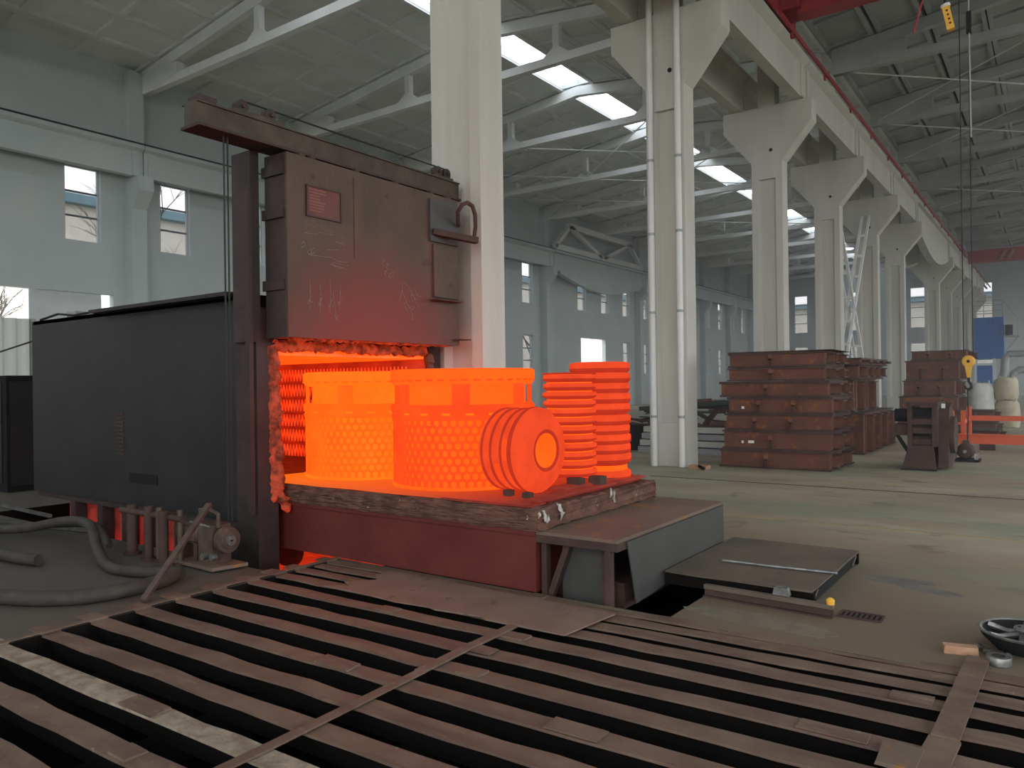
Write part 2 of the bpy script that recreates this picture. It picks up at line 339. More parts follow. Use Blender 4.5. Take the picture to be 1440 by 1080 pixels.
# left wall: doors and two rows of windows
def holed_wall(mb, axis, u0, u1, z0, z1, a, b, holes):
    us = sorted({u0, u1, *[h[0] for h in holes], *[h[1] for h in holes]}); zs = sorted({z0, z1, *[h[2] for h in holes], *[h[3] for h in holes]})
    for j in range(len(zs) - 1):
        cz = (zs[j] + zs[j + 1]) / 2; run = None
        for i in range(len(us) - 1):
            cu = (us[i] + us[i + 1]) / 2
            solid = not any(h[0] < cu < h[1] and h[2] < cz < h[3] for h in holes)
            if solid and run is None: run = us[i]
            if run is not None and (not solid or i == len(us) - 2):
                e = us[i + 1] if solid else us[i]
                if axis == 'y': mb.box(a, b, run, e, zs[j], zs[j + 1])
                else: mb.box(run, e, a, b, zs[j], zs[j + 1])
                run = None

YW = [13.9 + 6.45 * k for k in range(-4, 12)]    # pilasters of the left wall
win_left = []
for y in YW:
    for d in (-1.61, 1.61):
        c = y + d
        if Y0 + 1 < c < Y1 - 1 and not 40.5 < c < 42: win_left.append((c - 0.57, c + 0.57, 6.52, 9.0))
low_left = []
for y in YW:
    for d in (-1.61, 1.61):
        c = y + d
        if Y0 + 1 < c < Y1 - 1 and not (4 < c < 20 or 40.5 < c < 48.5): low_left.append((c - 0.57, c + 0.57, 2.3, 4.62))
DOORS_L = [(6.6, 13.25, 0, 4.85), (44.35, 47.75, 0, 4.7)]
mb = MB(); holed_wall(mb, 'y', Y0, Y1, 0, 12.9, XL - 0.3, XL, win_left + low_left + DOORS_L)
struct(mb, 'wall_left', M_WALL)
END_W = [(-22.5 + i * 5.6 - 0.68, -22.5 + i * 5.6 + 0.68, 6.7, 10.7) for i in range(7)]
END_L = [(-22.5 + i * 5.6 - 0.68, -22.5 + i * 5.6 + 0.68, 1.6, 5.2) for i in range(7)]
mb = MB(); holed_wall(mb, 'x', XL - 0.3, XR + 0.3, 0, 13.9, Y1, Y1 + 0.3, END_W + END_L)
struct(mb, 'wall_back', M_WALL)
RW = [(Y0 + 2 + i * 6.45, Y0 + 7.4 + i * 6.45, 1.6, 9.2) for i in range(15)]
mb = MB(); holed_wall(mb, 'y', Y0, Y1, 0, 12.9, XR, XR + 0.3, RW)
struct(mb, 'wall_right', M_WALL)
mb = MB(); holed_wall(mb, 'x', XL - 0.3, XR + 0.3, 0, 13.9, Y0 - 0.3, Y0, [(-3.5, 11.4, 0, 7), (-23, -8, 8.5, 11.5), (-4.5, 11.4, 8.2, 11.6)])  # unseen front wall; its openings are invented to let in fill light
struct(mb, 'wall_front', M_WALL)

wn = [0]
def window(axis, h, a, panes, g, bars=True):
    """frame, glazing bars and panes set in an opening; axis is the direction the opening runs along"""
    wn[0] += 1
    u0, u1, z0, z1 = h; t = 0.05
    def B(m, ua, ub, za, zb, da, db):
        if axis == 'y': m.box(a + da, a + db, ua, ub, za, zb)
        else: m.box(ua, ub, a + da, a + db, za, zb)
    f = MB()
    B(f, u0, u0 + t, z0, z1, -.04, .04); B(f, u1 - t, u1, z0, z1, -.04, .04); B(f, u0 + t, u1 - t, z0, z0 + t, -.04, .04); B(f, u0 + t, u1 - t, z1 - t, z1, -.04, .04)
    w = struct(f, 'window_%d' % wn[0], M_WFRAME)
    hh = (z1 - z0 - 2 * t) / panes
    for i in range(panes):
        p = MB(); B(p, u0 + t, u1 - t, z0 + t + i * hh + (0.03 if i else 0), z0 + t + (i + 1) * hh, -.004, .004); p.build('pane', g, w)
        if i:
            p = MB(); B(p, u0 + t, u1 - t, z0 + t + i * hh - 0.03, z0 + t + i * hh + 0.03, -.03, .03); p.build('glazing_bar', M_WBAR, w)
    return w
for h in win_left: 
    if h[0] > 5: window('y', h, XL - 0.2, 3, M_GLASS)
for h in low_left:
    if h[0] > 20: window('y', h, XL - 0.2, 3, M_GLASS)
for h in END_W + END_L: window('x', h, Y1 + 0.1, 4, M_GLASS)
for h in RW: window('y', h, XR + 0.15, 4, M_GLASSC)
# sliding leaf of the door at the left end, leaving a slit of daylight
struct(MB().box(XL - 0.42, XL - 0.34, 10.75, 13.0, 0, 4.95), 'door_1', M_WFRAME)

# pilasters of the left wall with corbels
struct(MB().box(XL, XR, Y1 - 0.02, Y1, 0, 0.25), 'baseboard_back', M_WFRAME)
def ordinal(n): return ['first', 'second', 'third', 'fourth', 'fifth', 'sixth', 'seventh', 'eighth', 'ninth', 'tenth', 'eleventh', 'twelfth'][n]
def pilaster(y):
    m = MB()
    m.prism([(-0.0, 0), (0.5, 0), (0.5, 7.8), (.98, 8.35), (.98, 8.83), (0.0, 8.83)], 'y', y - 0.26, y + 0.26, Matrix.Translation((XL, 0, 0)))
    m.box(XL, XL + 0.42, y - 0.24, y + 0.24, 8.83, 12.5)
    return m
# column: I-section shaft with recessed web, corbels both sides
def make_column(y, label):
    t = thing('concrete_column', label, 'column', (XC, y, 0), 'columns of the centre row')
    h = 0.40; d = 0.24; w = 0.17; rc = 0.10
    m = MB(); x0, x1 = XC - h, XC + h
    m.box(x0, x1, y - d, y + d, 0, 0.85)
    def sec(z0, z1):
        m.prism([(x0, y - d), (x0 + w, y - d), (x0 + w + .06, y - d + rc), (x1 - w - .06, y - d + rc), (x1 - w, y - d), (x1, y - d),
                 (x1, y + d), (x1 - w, y + d), (x1 - w - .06, y + d - rc), (x0 + w + .06, y + d - rc), (x0 + w, y + d), (x0, y + d)], 'z', z0, z1)
    sec(0.85, 7.0)
    m.box(x0, x1, y - d, y + d, 7.0, 7.45)
    m.build('shaft', M_CONC, t)
    m = MB().prism([(x0, 7.45), (x1, 7.45), (XC + 1.16, 8.38), (XC + 1.16, 8.92), (XC - 1.16, 8.92), (XC - 1.16, 8.38)], 'y', y - d, y + d)
    m.build('bracket', M_CONC, t)
    MB().box(XC - 0.22, XC + 0.22, y - 0.22, y + 0.22, 8.92, 11.79).build('upper_shaft', M_CONC, t)
    k = MB().cyl((XC + 0.12, y - d - 0.012, 7.75), (XC + 0.12, y - d + .01, 7.75), 0.045, 12); k.build('bolt_hole', M_BLACK, t)
    return t
MISS = 6                                          # the grid line where a long girder replaces a column
col_y = [y for i, y in enumerate(YC) if i - 3 != MISS]
cl = {7.8: 'pale concrete column standing right behind the furnace door', 14.25: 'white concrete column with two downpipes beside the rusty box stacks'}
c0 = None; n = 0
for y in col_y:
    if y < 7: continue
    lab = cl.get(round(y, 2)) or 'white concrete bracket column in the row, %s beyond the one with downpipes' % ordinal(n - 2)
    n += 1
    if c0 is None: c0 = make_column(y, lab)
    else: dup(c0, (XC, y, 0), label=lab)
# downpipes on the second column
yy = YC[4]
for dx, lab in ((-0.28, 'white plastic downpipe on the column edge nearer the hot castings'), (0.30, 'white plastic downpipe on the column edge nearer the rusty boxes')):
    t = thing('downpipe', lab, 'pipe', (XC + dx, yy - 0.31, 0), 'downpipes on the second column')
    MB().cyl((XC + dx, yy - 0.31, 0.0), (XC + dx, yy - 0.31, 12.3), 0.062, 12).build('pipe', M_PIPE, t)
    for z in (0.95, 3.0, 4.55, 6.0, 9.2): MB().cyl((XC + dx, yy - 0.31, z), (XC + dx, yy - 0.31, z + .05), 0.069, 12).build('joint_collar', M_GREYPIPE, t)
np_ = 0
for i, y in enumerate(YW):
    if y < 5 or abs(y - 46.15) < 1: continue
    p = struct(pilaster(y), 'trim_%d' % (np_ + 1), M_WALL); np_ += 1

# crane girders: T-section, one per span; long span is fish-bellied
def girder(x, ya, yb, side, label, grp, zb=8.94):
    t = thing('crane_girder', label, 'girder', (x, ya, zb), grp)
    m = MB(); ya += 0.02; yb -= 0.02; zt = zb + 1.05; mg = M_WALL if x < -20 else M_CONC
    if yb - ya < 8:
        m.prism([(x - .13, zb), (x + .13, zb), (x + .13, zt - .22), (x + .27, zt - .12), (x + .27, zt), (x - .27, zt), (x - .27, zt - .12), (x - .13, zt - .22)], 'y', ya, yb)
    else:
        n_ = 16
        pts = [(ya, zt), (ya, zb)] + [(ya + (yb - ya) * i / n_, zb - 0.95 * math.sin(PI * i / n_)) for i in range(1, n_)] + [(yb, zb), (yb, zt)]
        m.prism(pts, 'x', x - .11, x + .11); m.box(x - .27, x + .27, ya, yb, zt - .14, zt)
        low = MB()
        for i in range(n_):
            a = ya + (yb - ya) * i / n_; b = ya + (yb - ya) * (i + 1) / n_
            za = zb - 0.95 * math.sin(PI * i / n_); zc = zb - 0.95 * math.sin(PI * (i + 1) / n_)
            if i in (0, n_ - 1): continue
            low.bar((x, a, za - .05), (x, b, zc - .05), .34, .16)
        low.build('curved_chord', mg, t)
    m.build('web', mg, t)
    for k in (ya + .25, yb - .25): MB().box(x + side * .12, x + side * .17, k - .12, k + .12, zb, zt - .2).build('end_stiffener', mg, t)
    return t
gn = 0
for x, side, nm in ((XC + 0.80, 1, 'outer aisle side'), (XC - 0.80, -1, 'furnace aisle side')):
    ends = [y for y in col_y if y > 0]
    for i in range(len(ends) - 1):
        girder(x, ends[i], ends[i + 1], side, 'white crane girder along the column row, %s, %s span%s' % (nm, ordinal(i), ' and fish-bellied' if ends[i + 1] - ends[i] > 8 else ''), 'crane girders')
ends = [y for y in YW if abs(y - 46.15) > 1 and y > 0]
for i in range(len(ends) - 1):
    girder(XL + 0.66, ends[i], ends[i + 1], 1, 'white crane girder along the window wall, %s span%s' % (ordinal(i), ' and fish-bellied' if ends[i + 1] - ends[i] > 8 else ''), 'crane girders', 8.83)
for x, zt, lab, m_ in ((XC + .80, 9.99, 'dark crane rail on the row girders of the outer aisle', M_RUSTD), (XC - .80, 9.99, 'dark crane rail on the row girders of the furnace aisle', M_RUSTD), (XL + .66, 9.88, 'thin black crane rail along the window wall', M_BLACKRUB)):
    o = MB().box(x - .06, x + .06, 1.5, 84.5, zt, zt + .13).build('crane_rail', m_); tag(o, lab, 'rail', 'crane rails')
t = thing('conductor_rail', 'red conductor rail running along the row girders above the brackets', 'rail', (XC + 1.12, 8, 10.0))
MB().box(XC + 1.10, XC + 1.15, 2, 84, 10.02, 10.14).build('bar', M_RED, t)
for y in [3 + 3.2 * k for k in range(25)]: MB().box(XC + 1.06, XC + 1.12, y - .05, y + .05, 9.90, 10.02).build('bracket', M_RED, t)

# roof: slabs laid from truss to truss, a ridge skylight, a membrane above
ceil = []
grid = YC + [Y1 + 0.3]
for bay, (xa, xb, xr) in enumerate(((XL - .3, XC, -15.9), (XC, XR + .3, 3.4))):
    mem = MB()
    for sgn, xe in ((-1, xa), (1, xb)):
        xi = xr + sgn * 0.66
        mem.add([(xi, Y0 - .3, 14.12), (xe, Y0 - .3, roof_z(xe) + .30), (xe, Y1 + .3, roof_z(xe) + .30), (xi, Y1 + .3, 14.12)], [(0, 1, 2, 3)])
    cei = struct(mem, 'ceiling', M_BLACK)
    for sgn, xe in ((-1, xa), (1, xb)):
        xi = xr + sgn * 0.66; n_ = 6; proto = None
        w = abs(xe - xi) / n_
        for j in range(n_):
            a = xi + sgn * w * j; b = xi + sgn * w * (j + 1)
            gap = 0.012 if bay == 0 else (0.09 if (sgn < 0 and j == 4) else 0.02)
            a2, b2 = (min(a, b) + gap, max(a, b) - gap)
            za, zb_ = roof_z(a2), roof_z(b2)
            row = None
            for y in grid[:-1]:
                yb = y + 6.45
                if y < -1: continue
                if row is None:
                    m = MB(); m.prism([(a2, za + .10), (b2, zb_ + .10), (b2, zb_ + .24), (a2, za + .24)], 'y', .02, 6.43)
                    e = .13
                    m.prism([(a2, za), (a2 + e, roof_z(a2 + e)), (a2 + e, roof_z(a2 + e) + .11), (a2, za + .11)], 'y', .02, 6.43)
                    m.prism([(b2 - e, roof_z(b2 - e)), (b2, zb_), (b2, zb_ + .11), (b2 - e, roof_z(b2 - e) + .11)], 'y', .02, 6.43)
                    for q in (.02, 2.07, 4.2, 6.25):
                        m.prism([(a2 + e, roof_z(a2 + e) + .02), (b2 - e, roof_z(b2 - e) + .02), (b2 - e, roof_z(b2 - e) + .11), (a2 + e, roof_z(a2 + e) + .11)], 'y', q, q + .16)
                    row = m.build('roof_slab', M_ROOF_SHADED if bay else M_ROOF, cei); row.location = (0, y, 0)
                else:
                    c = row.copy(); COL.objects.link(c); c.location = (0, y, 0)
    for sgn in (-1, 1):
        a, b = sorted((xr + sgn * .66, xr + sgn * .69)); struct(MB().box(a, b, -5.0, Y1, 13.80, 14.10), 'skylight_curb', M_TRUSS, cei)
    # skylight
    for y in grid[:-1]:
        if y < -1: continue
        m = MB(); m.box(xr - .66, xr + .66, y + .02, min(y + 6.43, Y1), 14.10, 14.112); m.build('skylight_pane', M_GLASSC, cei)
        m = MB(); m.box(xr + .1, xr + .125, y + .15, y + 6.3, 13.945, 13.96); m.box(xr - .66, xr + .66, y - .15, y + .15, 13.80, 14.0); m.build('skylight_bar', M_WFRAME, cei)
# trusses
def make_truss(xa, xb, xr, y, label, grp, mt=M_TRUSS):
    t = thing('roof_truss', label, 'truss', (0, y, 0), grp); w = .12
    MB().box(xa, xb, y - w, y + w, 11.8, 12.06).build('bottom_chord', mt, t)
    m = MB()
    for a, b in ((xa, xr), (xr, xb)):
        m.prism([(a, roof_z(a + 1e-4 if a == xa else a) - .40), (b, roof_z(b - 1e-4 if b == xb else b) - .40), (b, roof_z(b - 1e-4 if b == xb else b) - .03), (a, roof_z(a + 1e-4 if a == xa else a) - .03)], 'y', y - w, y + w)
    m.build('top_chord', mt, t)
    for k in (1, 2):
        x = xa + (xb - xa) * k / 3; z = roof_z(x) - .40
        m = MB(); m.box(x - .12, x + .12, y - .1, y + .1, 12.06, z); m.prism([(x - .5, 12.06), (x + .5, 12.06), (x + .12, 12.32), (x - .12, 12.32)], 'y', y - .1, y + .1); m.build('post', mt, t)
    for a, s in ((xa, 1), (xb, -1)):
        zt = roof_z(a + s * .01)
        m = MB().prism([(a, 11.8), (a + s * .55, 11.8), (a + s * 2.2, 12.06), (a + s * 2.2, zt - .2), (a, zt - .2)] if s > 0 else [(a, zt - .2), (a + s * 2.2, zt - .2), (a + s * 2.2, 12.06), (a + s * .55, 11.8), (a, 11.8)], 'y', y - w - .02, y + w + .02)
        m.build('haunch', mt, t)
    return t
for nm, xa, xb, xr, rng in (('furnace aisle', XL + .3, XC - .2, -15.9, range(0, 15)), ('outer aisle', XC + .2, XR - .2, 3.4, range(2, 15))):
    t0 = None; n = 0
    for i in rng:
        y = YC[i]
        if y < 2: continue
        lab = 'white concrete roof truss over the %s, %s in line from the furnace door' % (nm, ordinal(n)); n += 1
        if t0 is None: t0 = make_truss(xa, xb, xr, y, lab, 'trusses over the ' + nm, M_TRUSS if nm[0] == 'f' else M_TRUSS_SHADED)
        else: dup(t0, (0, y, 0), label=lab)

# bracing
t = thing('cross_brace', 'pale steel cross brace with battens between two row columns', 'brace', (XC, 30.4, 0))
for (ya, za), (yb, zb) in (((27.4, 0.3), (33.3, 8.2)), ((33.3, 0.3), (27.4, 8.2))):
    m = MB()
    for dx in (-.13, .13): m.bar((XC + dx, ya, za), (XC + dx, yb, zb), .09, .09)
    m.build('brace_leg', M_TRUSS, t)
    for k in range(1, 9):
        f = k / 9; y = ya + (yb - ya) * f; z = za + (zb - za) * f
        MB().box(XC - .17, XC + .17, y - .05, y + .05, z - .05, z + .05).build('batten', M_TRUSS, t)
bn = 0
for bay, xs_ in (('furnace aisle', (XL + .6, -19.1, -12.7, XC - .3)), ('outer aisle', (XC + .5, 0.2, 6.6, XR - .4))):
    for k in (6, 7, 9):
        y, y2 = YC[k] + .15, YC[k + 1] - .15
        for j in range(3):
            if bay == 'outer aisle' and j == 2: continue
            t = thing('roof_brace', 'crossed steel rods under the %s roof, %s bay, %s' % (bay, ordinal(k - 3), ('wall side panel', 'middle panel', 'column side panel')[j] if bay == 'furnace aisle' else ('column side panel', 'middle panel')[j]), 'brace', (xs_[j], y, 11.95), 'roof bracing rods')
            MB().bar((xs_[j], y, 11.93), (xs_[j + 1], y2, 11.93), .035, .035).build('rod', M_TRUSS, t)
            MB().bar((xs_[j], y2, 11.98), (xs_[j + 1], y, 11.98), .035, .035).build('rod', M_TRUSS, t)
# bracket truss carrying the roof over the long span of the window wall
t = thing('bracket_truss', 'heavy concrete bracket truss above the fish-bellied girder of the window wall', 'truss', (XL + .66, 46.2, 10.05))
xx = XL + .66; ya, yb = 40.1, 52.2
for a, b, nm in (((ya, 10.15), (yb, 10.15), 'bottom_chord'), ((ya + 1.6, 11.65), (yb - 1.6, 11.65), 'top_chord'), ((ya, 10.15), (ya + 1.9, 11.65), 'diagonal'), ((yb, 10.15), (yb - 1.9, 11.65), 'diagonal'),
                 ((46.0, 10.15), (ya + 1.9, 11.65), 'diagonal'), ((46.3, 10.15), (yb - 1.9, 11.65), 'diagonal')):
    MB().bar((xx, a[0], a[1]), (xx, b[0], b[1]), .3, .36 if 'chord' in nm else .24).build(nm, M_TRUSS, t)

# outside: yard, neighbouring building, bare trees
for a in ((-140, XL - .3, -120, 220), (XR + .3, 140, -120, 220), (XL - .3, XR + .3, -120, Y0 - .3), (XL - .3, XR + .3, Y1 + .3, 220)): struct(MB().box(*a, -0.4, -0.02), 'ground', M_GROUND)
t = thing('neighbour_building', 'pale factory building with blue roof edge seen through the windows', 'building', (-56, 30, 0))
MB().box(-70, -52, -30, 130, -.3, 13.7).build('wall', M_OUTWALL, t)
MB().prism([(-51.3, 13.7), (-70, 13.7), (-70, 16.4), (-51.3, 14.3)], 'y', -30.5, 130.5).build('roof', M_OUTROOF, t)
t = thing('neighbour_building', 'pale building beyond the end windows', 'building', (0, 130, 0))
MB().box(-45, 45, 118, 132, -.3, 12.2).build('wall', M_OUTWALL, t); MB().box(-46, 46, 117, 133, 12.2, 12.9).build('roof', M_OUTROOF, t)
def bare_tree(x, y, h, lab, seed):
    t = thing('bare_tree', lab, 'tree', (x, y, -.25), 'bare trees outside'); rnd = random.Random(seed)
    MB().tube([(x, y, -.25), (x + .1, y, h * .3), (x, y + .1, h * .55)], [.16, .12, .09], 8).build('trunk', M_BARK, t)
    m = MB()
    def br(p, d, L, r, n):
        q = p + d * L; m.tube([p, p + d * L * .5 + Vector((rnd.uniform(-.05, .05), rnd.uniform(-.05, .05), .05)) * L, q], [r, r * .8, r * .55], 5, False)
        if n:
            for k in range(3):
                e = (d + Vector((rnd.uniform(-.7, .7), rnd.uniform(-.7, .7), rnd.uniform(-.15, .6)))).normalized(); br(p + d * L * rnd.uniform(.55, 1), e, L * .68, r * .55, n - 1)
    for k in range(5): br(Vector((x, y, h * (.3 + .06 * k))), Vector((math.cos(k * 1.3), math.sin(k * 1.3), 1.1)).normalized(), h * .3, .07, 3)
    m.build('branches', M_BARK, t)
bare_tree(-34, 20.1, 10.5, 'bare tree seen through the second upper window', 3)
bare_tree(-36, 53, 10, 'bare tree seen through the far upper windows', 5)
bare_tree(-37, 12.5, 7.6, 'low bare tree seen through the first upper window', 9)

# ------------------------------------------------------------------ furnace
fu = thing('bogie_furnace', 'black steel bogie hearth furnace glowing orange inside', 'furnace', (-9.1, 6.1, -.4))
SX0, SX1, SY0, SY1, SZ0, SZ1 = -11.5, -6.78, 4.75, 7.42, 0.28, 2.6
m = MB(); m.box(SX0, SX1, SY0, SY0 + .06, SZ0, SZ1); m.build('side_sheet', M_DARK, fu)
MB().box(SX0, SX1, SY1 - .06, SY1, SZ0, SZ1).build('side_sheet', M_DARK, fu)
MB().box(SX0 - .05, SX0, SY0, SY1, SZ0, SZ1).build('end_sheet', M_DARK, fu)
MB().box(SX0, SX1, SY0, SY1, SZ1 - .05, SZ1).build('roof_sheet', M_DARK, fu)
MB().box(-9.6, -6.8, SY0 - .17, SY0 + .5, SZ1 - .02, SZ1 + .02).build('roof_flap', M_DARK, fu)
for k in range(11): MB().box(-9.30, -9.12, SY0 - .014, SY0, 0.86 + k * .048, 0.885 + k * .048).build('vent_louvre', M_RUSTD, fu)
MB().box(-9.0, -8.4, SY0 - .01, SY0, .55, .66).build('scorched_patch', M_BLACK, fu)
# lining
m = MB(); m.box(-11.3, -6.5, 4.84, 4.95, .5, 2.0); m.build('lining_wall', M_KILN, fu)
m = MB(); m.box(-11.3, -6.5, 7.2, 7.32, .5, 2.0); m.build('lining_wall', M_KILN, fu)
m = MB(); m.box(-11.4, -11.3, 4.84, 7.32, .3, 2.0); m.build('lining_back', M_KILN, fu)
m = MB(); m.box(-11.3, -6.5, 4.84, 7.32, 1.98, 2.08); m.build('lining_roof', M_KILNHOT, fu)
for j in range(6):
    z = .74 + j * .215; pts = []; x = -10.9; k = 0
    while x < -6.75:
        pts.append((x, 7.165, z + (.075 if k % 2 else -.075))); x += .034; k += 1
    MB().tube(pts, .013, 5).build('heating_coil', M_COIL, fu)
    MB().box(-11.2, -6.6, 7.10, 7.2, z - .105, z - .085).build('coil_shelf', M_KILN, fu)
# front frame
MB().box(-6.73, -6.43, 4.62, 4.72, 2.1, 3.98).build('guide_post', M_FRAME, fu)
MB().box(-6.47, -6.41, 4.575, 4.62, .4, 3.6).build('guide_strip', M_FRAME, fu)
MB().box(-6.76, -6.42, 4.66, 4.90, -.45, 2.1).build('front_jamb', M_FRAME, fu)
MB().box(-6.76, -6.45, 7.22, 7.44, -.35, 3.98).build('guide_post', M_FRAME, fu)
MB().box(-6.74, -6.46, 4.70, 7.22, 2.06, 2.45).build('lintel', M_FRAME, fu)
def lumpy(name, pts, r, seed, m_, par, n=9, amp=.35):
    rnd = random.Random(seed); P = []; Rr = []
    for i in range(len(pts) - 1):
        a, b = Vector(pts[i]), Vector(pts[i + 1]); k = max(2, int((b - a).length / .035))
        for j in range(k):
            P.append(a.lerp(b, j / k) + Vector((rnd.uniform(-1, 1), rnd.uniform(-1, 1), rnd.uniform(-1, 1))) * r * .22); Rr.append(r * rnd.uniform(1 - amp, 1 + amp))
    P.append(Vector(pts[-1])); Rr.append(r * .6)
    o = MB().tube(P, Rr, n).build(name, m_, par); return jitter_mesh(o, r * .16, seed)
lumpy('fibre_seal', [(-6.42, 4.87, 2.08), (-6.41, 4.88, 1.5), (-6.40, 4.90, .95), (-6.41, 4.89, .62), (-6.37, 4.94, .47), (-6.36, 4.97, .40)], .048, 4, M_FIBRE, fu)
lumpy('fibre_seal', [(-6.43, 4.83, 2.05), (-6.42, 4.84, 1.3), (-6.42, 4.85, .5)], .040, 14, M_FIBRE, fu)
lumpy('fibre_seal', [(-6.42, 4.86, 2.07), (-6.40, 5.6, 2.08), (-6.41, 6.4, 2.06), (-6.42, 7.15, 2.07)], .055, 5, M_FIBRE, fu)
lumpy('fibre_seal', [(-6.44, 7.22, 2.05), (-6.43, 7.24, 1.3), (-6.44, 7.22, .5)], .055, 6, M_CRUST, fu)
MB().box(-6.78, -6.745, 4.76, 7.22, 2.10, 2.58).build('front_sheet', M_FRAME, fu)
# sump glow and undercarriage
for x in (-10.6, -9.9, -9.3, -8.8, -8.15, -7.1): MB().box(x, x + .13, 4.80, 4.95, -.45, SZ0).build('leg', M_FRAME, fu)
MB().box(SX0, -6.8, 4.78, 4.90, .20, .30).build('base_beam', M_FRAME, fu)
for (x, y, z, r_) in ((-6.62, 3.42, .56, .045), (-6.78, 3.5, .6, .035), (-6.95, 3.62, .52, .05), (-7.2, 3.72, .6, .03), (-7.55, 3.95, .55, .04)): pass
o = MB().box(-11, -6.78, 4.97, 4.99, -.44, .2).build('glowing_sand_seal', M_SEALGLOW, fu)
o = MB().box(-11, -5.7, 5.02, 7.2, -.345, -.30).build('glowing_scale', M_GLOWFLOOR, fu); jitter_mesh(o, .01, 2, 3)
# lifting beam over the door
lb = thing('lifting_beam', 'rusty steel lifting beam with pulleys above the furnace door', 'beam', (-6.3, 5.7, 3.98))
MB().box(-6.36, -6.17, 3.89, 7.52, 4.00, 4.19).build('web', M_BEAM, lb)
MB().box(-6.42, -6.13, 3.89, 7.52, 3.975, 4.0).build('bottom_flange', M_RUSTD, lb)
MB().box(-6.40, -6.15, 3.89, 7.52, 4.19, 4.205).build('top_flange', M_BEAM, lb)
MB().box(-6.36, -6.18, 3.93, 4.10, 4.205, 4.27).build('end_block', M_FRAME, lb)
MB().box(-6.34, -6.20, 4.30, 4.86, 4.205, 4.26).build('pulley_seat', M_BEAM, lb)
MB().box(-6.34, -6.20, 7.10, 7.45, 4.205, 4.25).build('pulley_seat', M_BEAM, lb)
for y in (4.40, 4.72, 7.20, 7.36):
    p = MB().cyl((-6.30, y, 4.30), (-6.22, y, 4.30), .065, 16).build('pulley', M_FRAME, lb)
    MB().cyl((-6.33, y, 4.30), (-6.19, y, 4.30), .02, 8).build('axle', M_RUSTD, p)
for y in (5.1, 5.7, 6.3, 6.9): MB().box(-6.30, -6.10, y, y + .06, 3.95, 3.98).build('flange_clip', M_RUSTD, lb)
t = thing('wire_rope', 'thin wire rope strung over the pulleys of the lifting beam', 'rope', (-6.26, 6, 4.36))
MB().tube([(-6.26, 4.4, 4.365), (-6.26, 5.9, 4.36), (-6.26, 7.36, 4.365)], .009, 6).build('strand', M_BLACKRUB, t)
t = thing('wire_rope', 'twin black wire ropes hanging from the lifting beam end', 'rope', (-6.24, 4.22, .6))
for y in (4.205, 4.245): MB().tube([(-6.24, y, 3.98), (-6.24, y, .42)], .009, 6).build('strand', M_BLACKRUB, t)
# door
dr = thing('furnace_door', 'raised furnace door plate, scorched and glow-tinted red-brown, with name plate and chalk marks', 'door', (-6.2, 6.05, 2.13))
DX, DY0, DY1, DZ0, DZ1 = -6.05, 4.76, 7.345, 2.135, 3.93
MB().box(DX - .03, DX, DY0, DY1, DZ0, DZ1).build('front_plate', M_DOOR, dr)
MB().box(DX - .34, DX - .03, DY0, DY0 + .04, DZ0, DZ1).build('side_plate', M_FRAME, dr)
MB().box(DX - .34, DX - .03, DY1 - .04, DY1, DZ0, DZ1).build('side_plate', M_FRAME, dr)
MB().box(DX - .34, DX - .03, DY0 + .04, DY1 - .04, DZ1 - .04, DZ1).build('top_plate', M_FRAME, dr)
o = MB().box(DX - .33, DX - .035, DY0 + .04, DY1 - .04, DZ0 + .005, DZ0 + .2).build('fibre_lining', M_FIBRE, dr); 
lumpy('fibre_edge', [(DX - .10, DY0 + .08, DZ0 + .01), (DX - .09, 5.6, DZ0 + .005), (DX - .1, 6.6, DZ0 + .01), (DX - .1, DY1 - .1, DZ0 + .01)], .03, 8, M_FIBRE, dr)
sg = MB().box(DX, DX + .012, 4.985, 5.44, 3.345, 3.66).build('name_plate', M_SIGN, dr)
fr = MB(); fr.box(DX + .012, DX + .02, 4.985, 5.44, 3.345, 3.36); fr.box(DX + .012, DX + .02, 4.985, 5.44, 3.645, 3.66); fr.box(DX + .012, DX + .02, 4.985, 5.0, 3.36, 3.645); fr.box(DX + .012, DX + .02, 5.425, 5.44, 3.36, 3.645); fr.build('plate_rim', M_FRAME, sg)
rl = MB(); rr = random.Random(2)
for k in range(8): rl.box(DX + .012, DX + .014, 5.02, 5.02 + rr.uniform(.13, .22), 3.615 - k * .03, 3.627 - k * .03)
o = rl.build('plate_text', M_SIGNTXT, sg)
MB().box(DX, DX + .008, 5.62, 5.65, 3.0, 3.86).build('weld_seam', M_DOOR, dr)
MB().box(DX, DX + .035, 6.80, 7.31, 3.36, 3.86).build('hinge_plate', M_GREY, dr)
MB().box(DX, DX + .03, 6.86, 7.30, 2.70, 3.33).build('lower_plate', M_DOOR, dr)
MB().box(DX, DX + .13, 6.80, 7.28, 2.655, 2.67).build('ledge', M_RUSTD, dr)
MB().bar((-6.03, 6.84, 3.47), (-5.77, 7.37, 3.41), .10, .07).build('hook_arm', M_RUSTD, dr)
MB().tube([(-5.99, 7.28, 3.60), (-5.86, 7.12, 3.73), (-5.80, 7.13, 3.81), (-5.78, 7.20, 3.845), (-5.77, 7.29, 3.82), (-5.77, 7.34, 3.72), (-5.77, 7.345, 3.58), (-5.78, 7.325, 3.42)], [.022, .024, .026, .027, .027, .026, .025, .025], 10).build('hook', M_RUSTD, dr)
MB().box(-6.05, -5.92, 7.22, 7.42, 2.20, 2.212).build('side_tab', M_RUSTD, dr)
for y, z in ((4.80, 3.72), (4.80, 3.3), (4.8, 2.6)): MB().box(-6.41, -6.09, 4.735, 4.76, z, z + .1).build('guide_lug', M_FRAME, dr)
for y in (4.95, 7.2): MB().box(DX - .2, DX - .05, y, y + .08, DZ1, 3.975).build('hanger', M_RUSTD, dr)
ck = MB(); rr = random.Random(11)
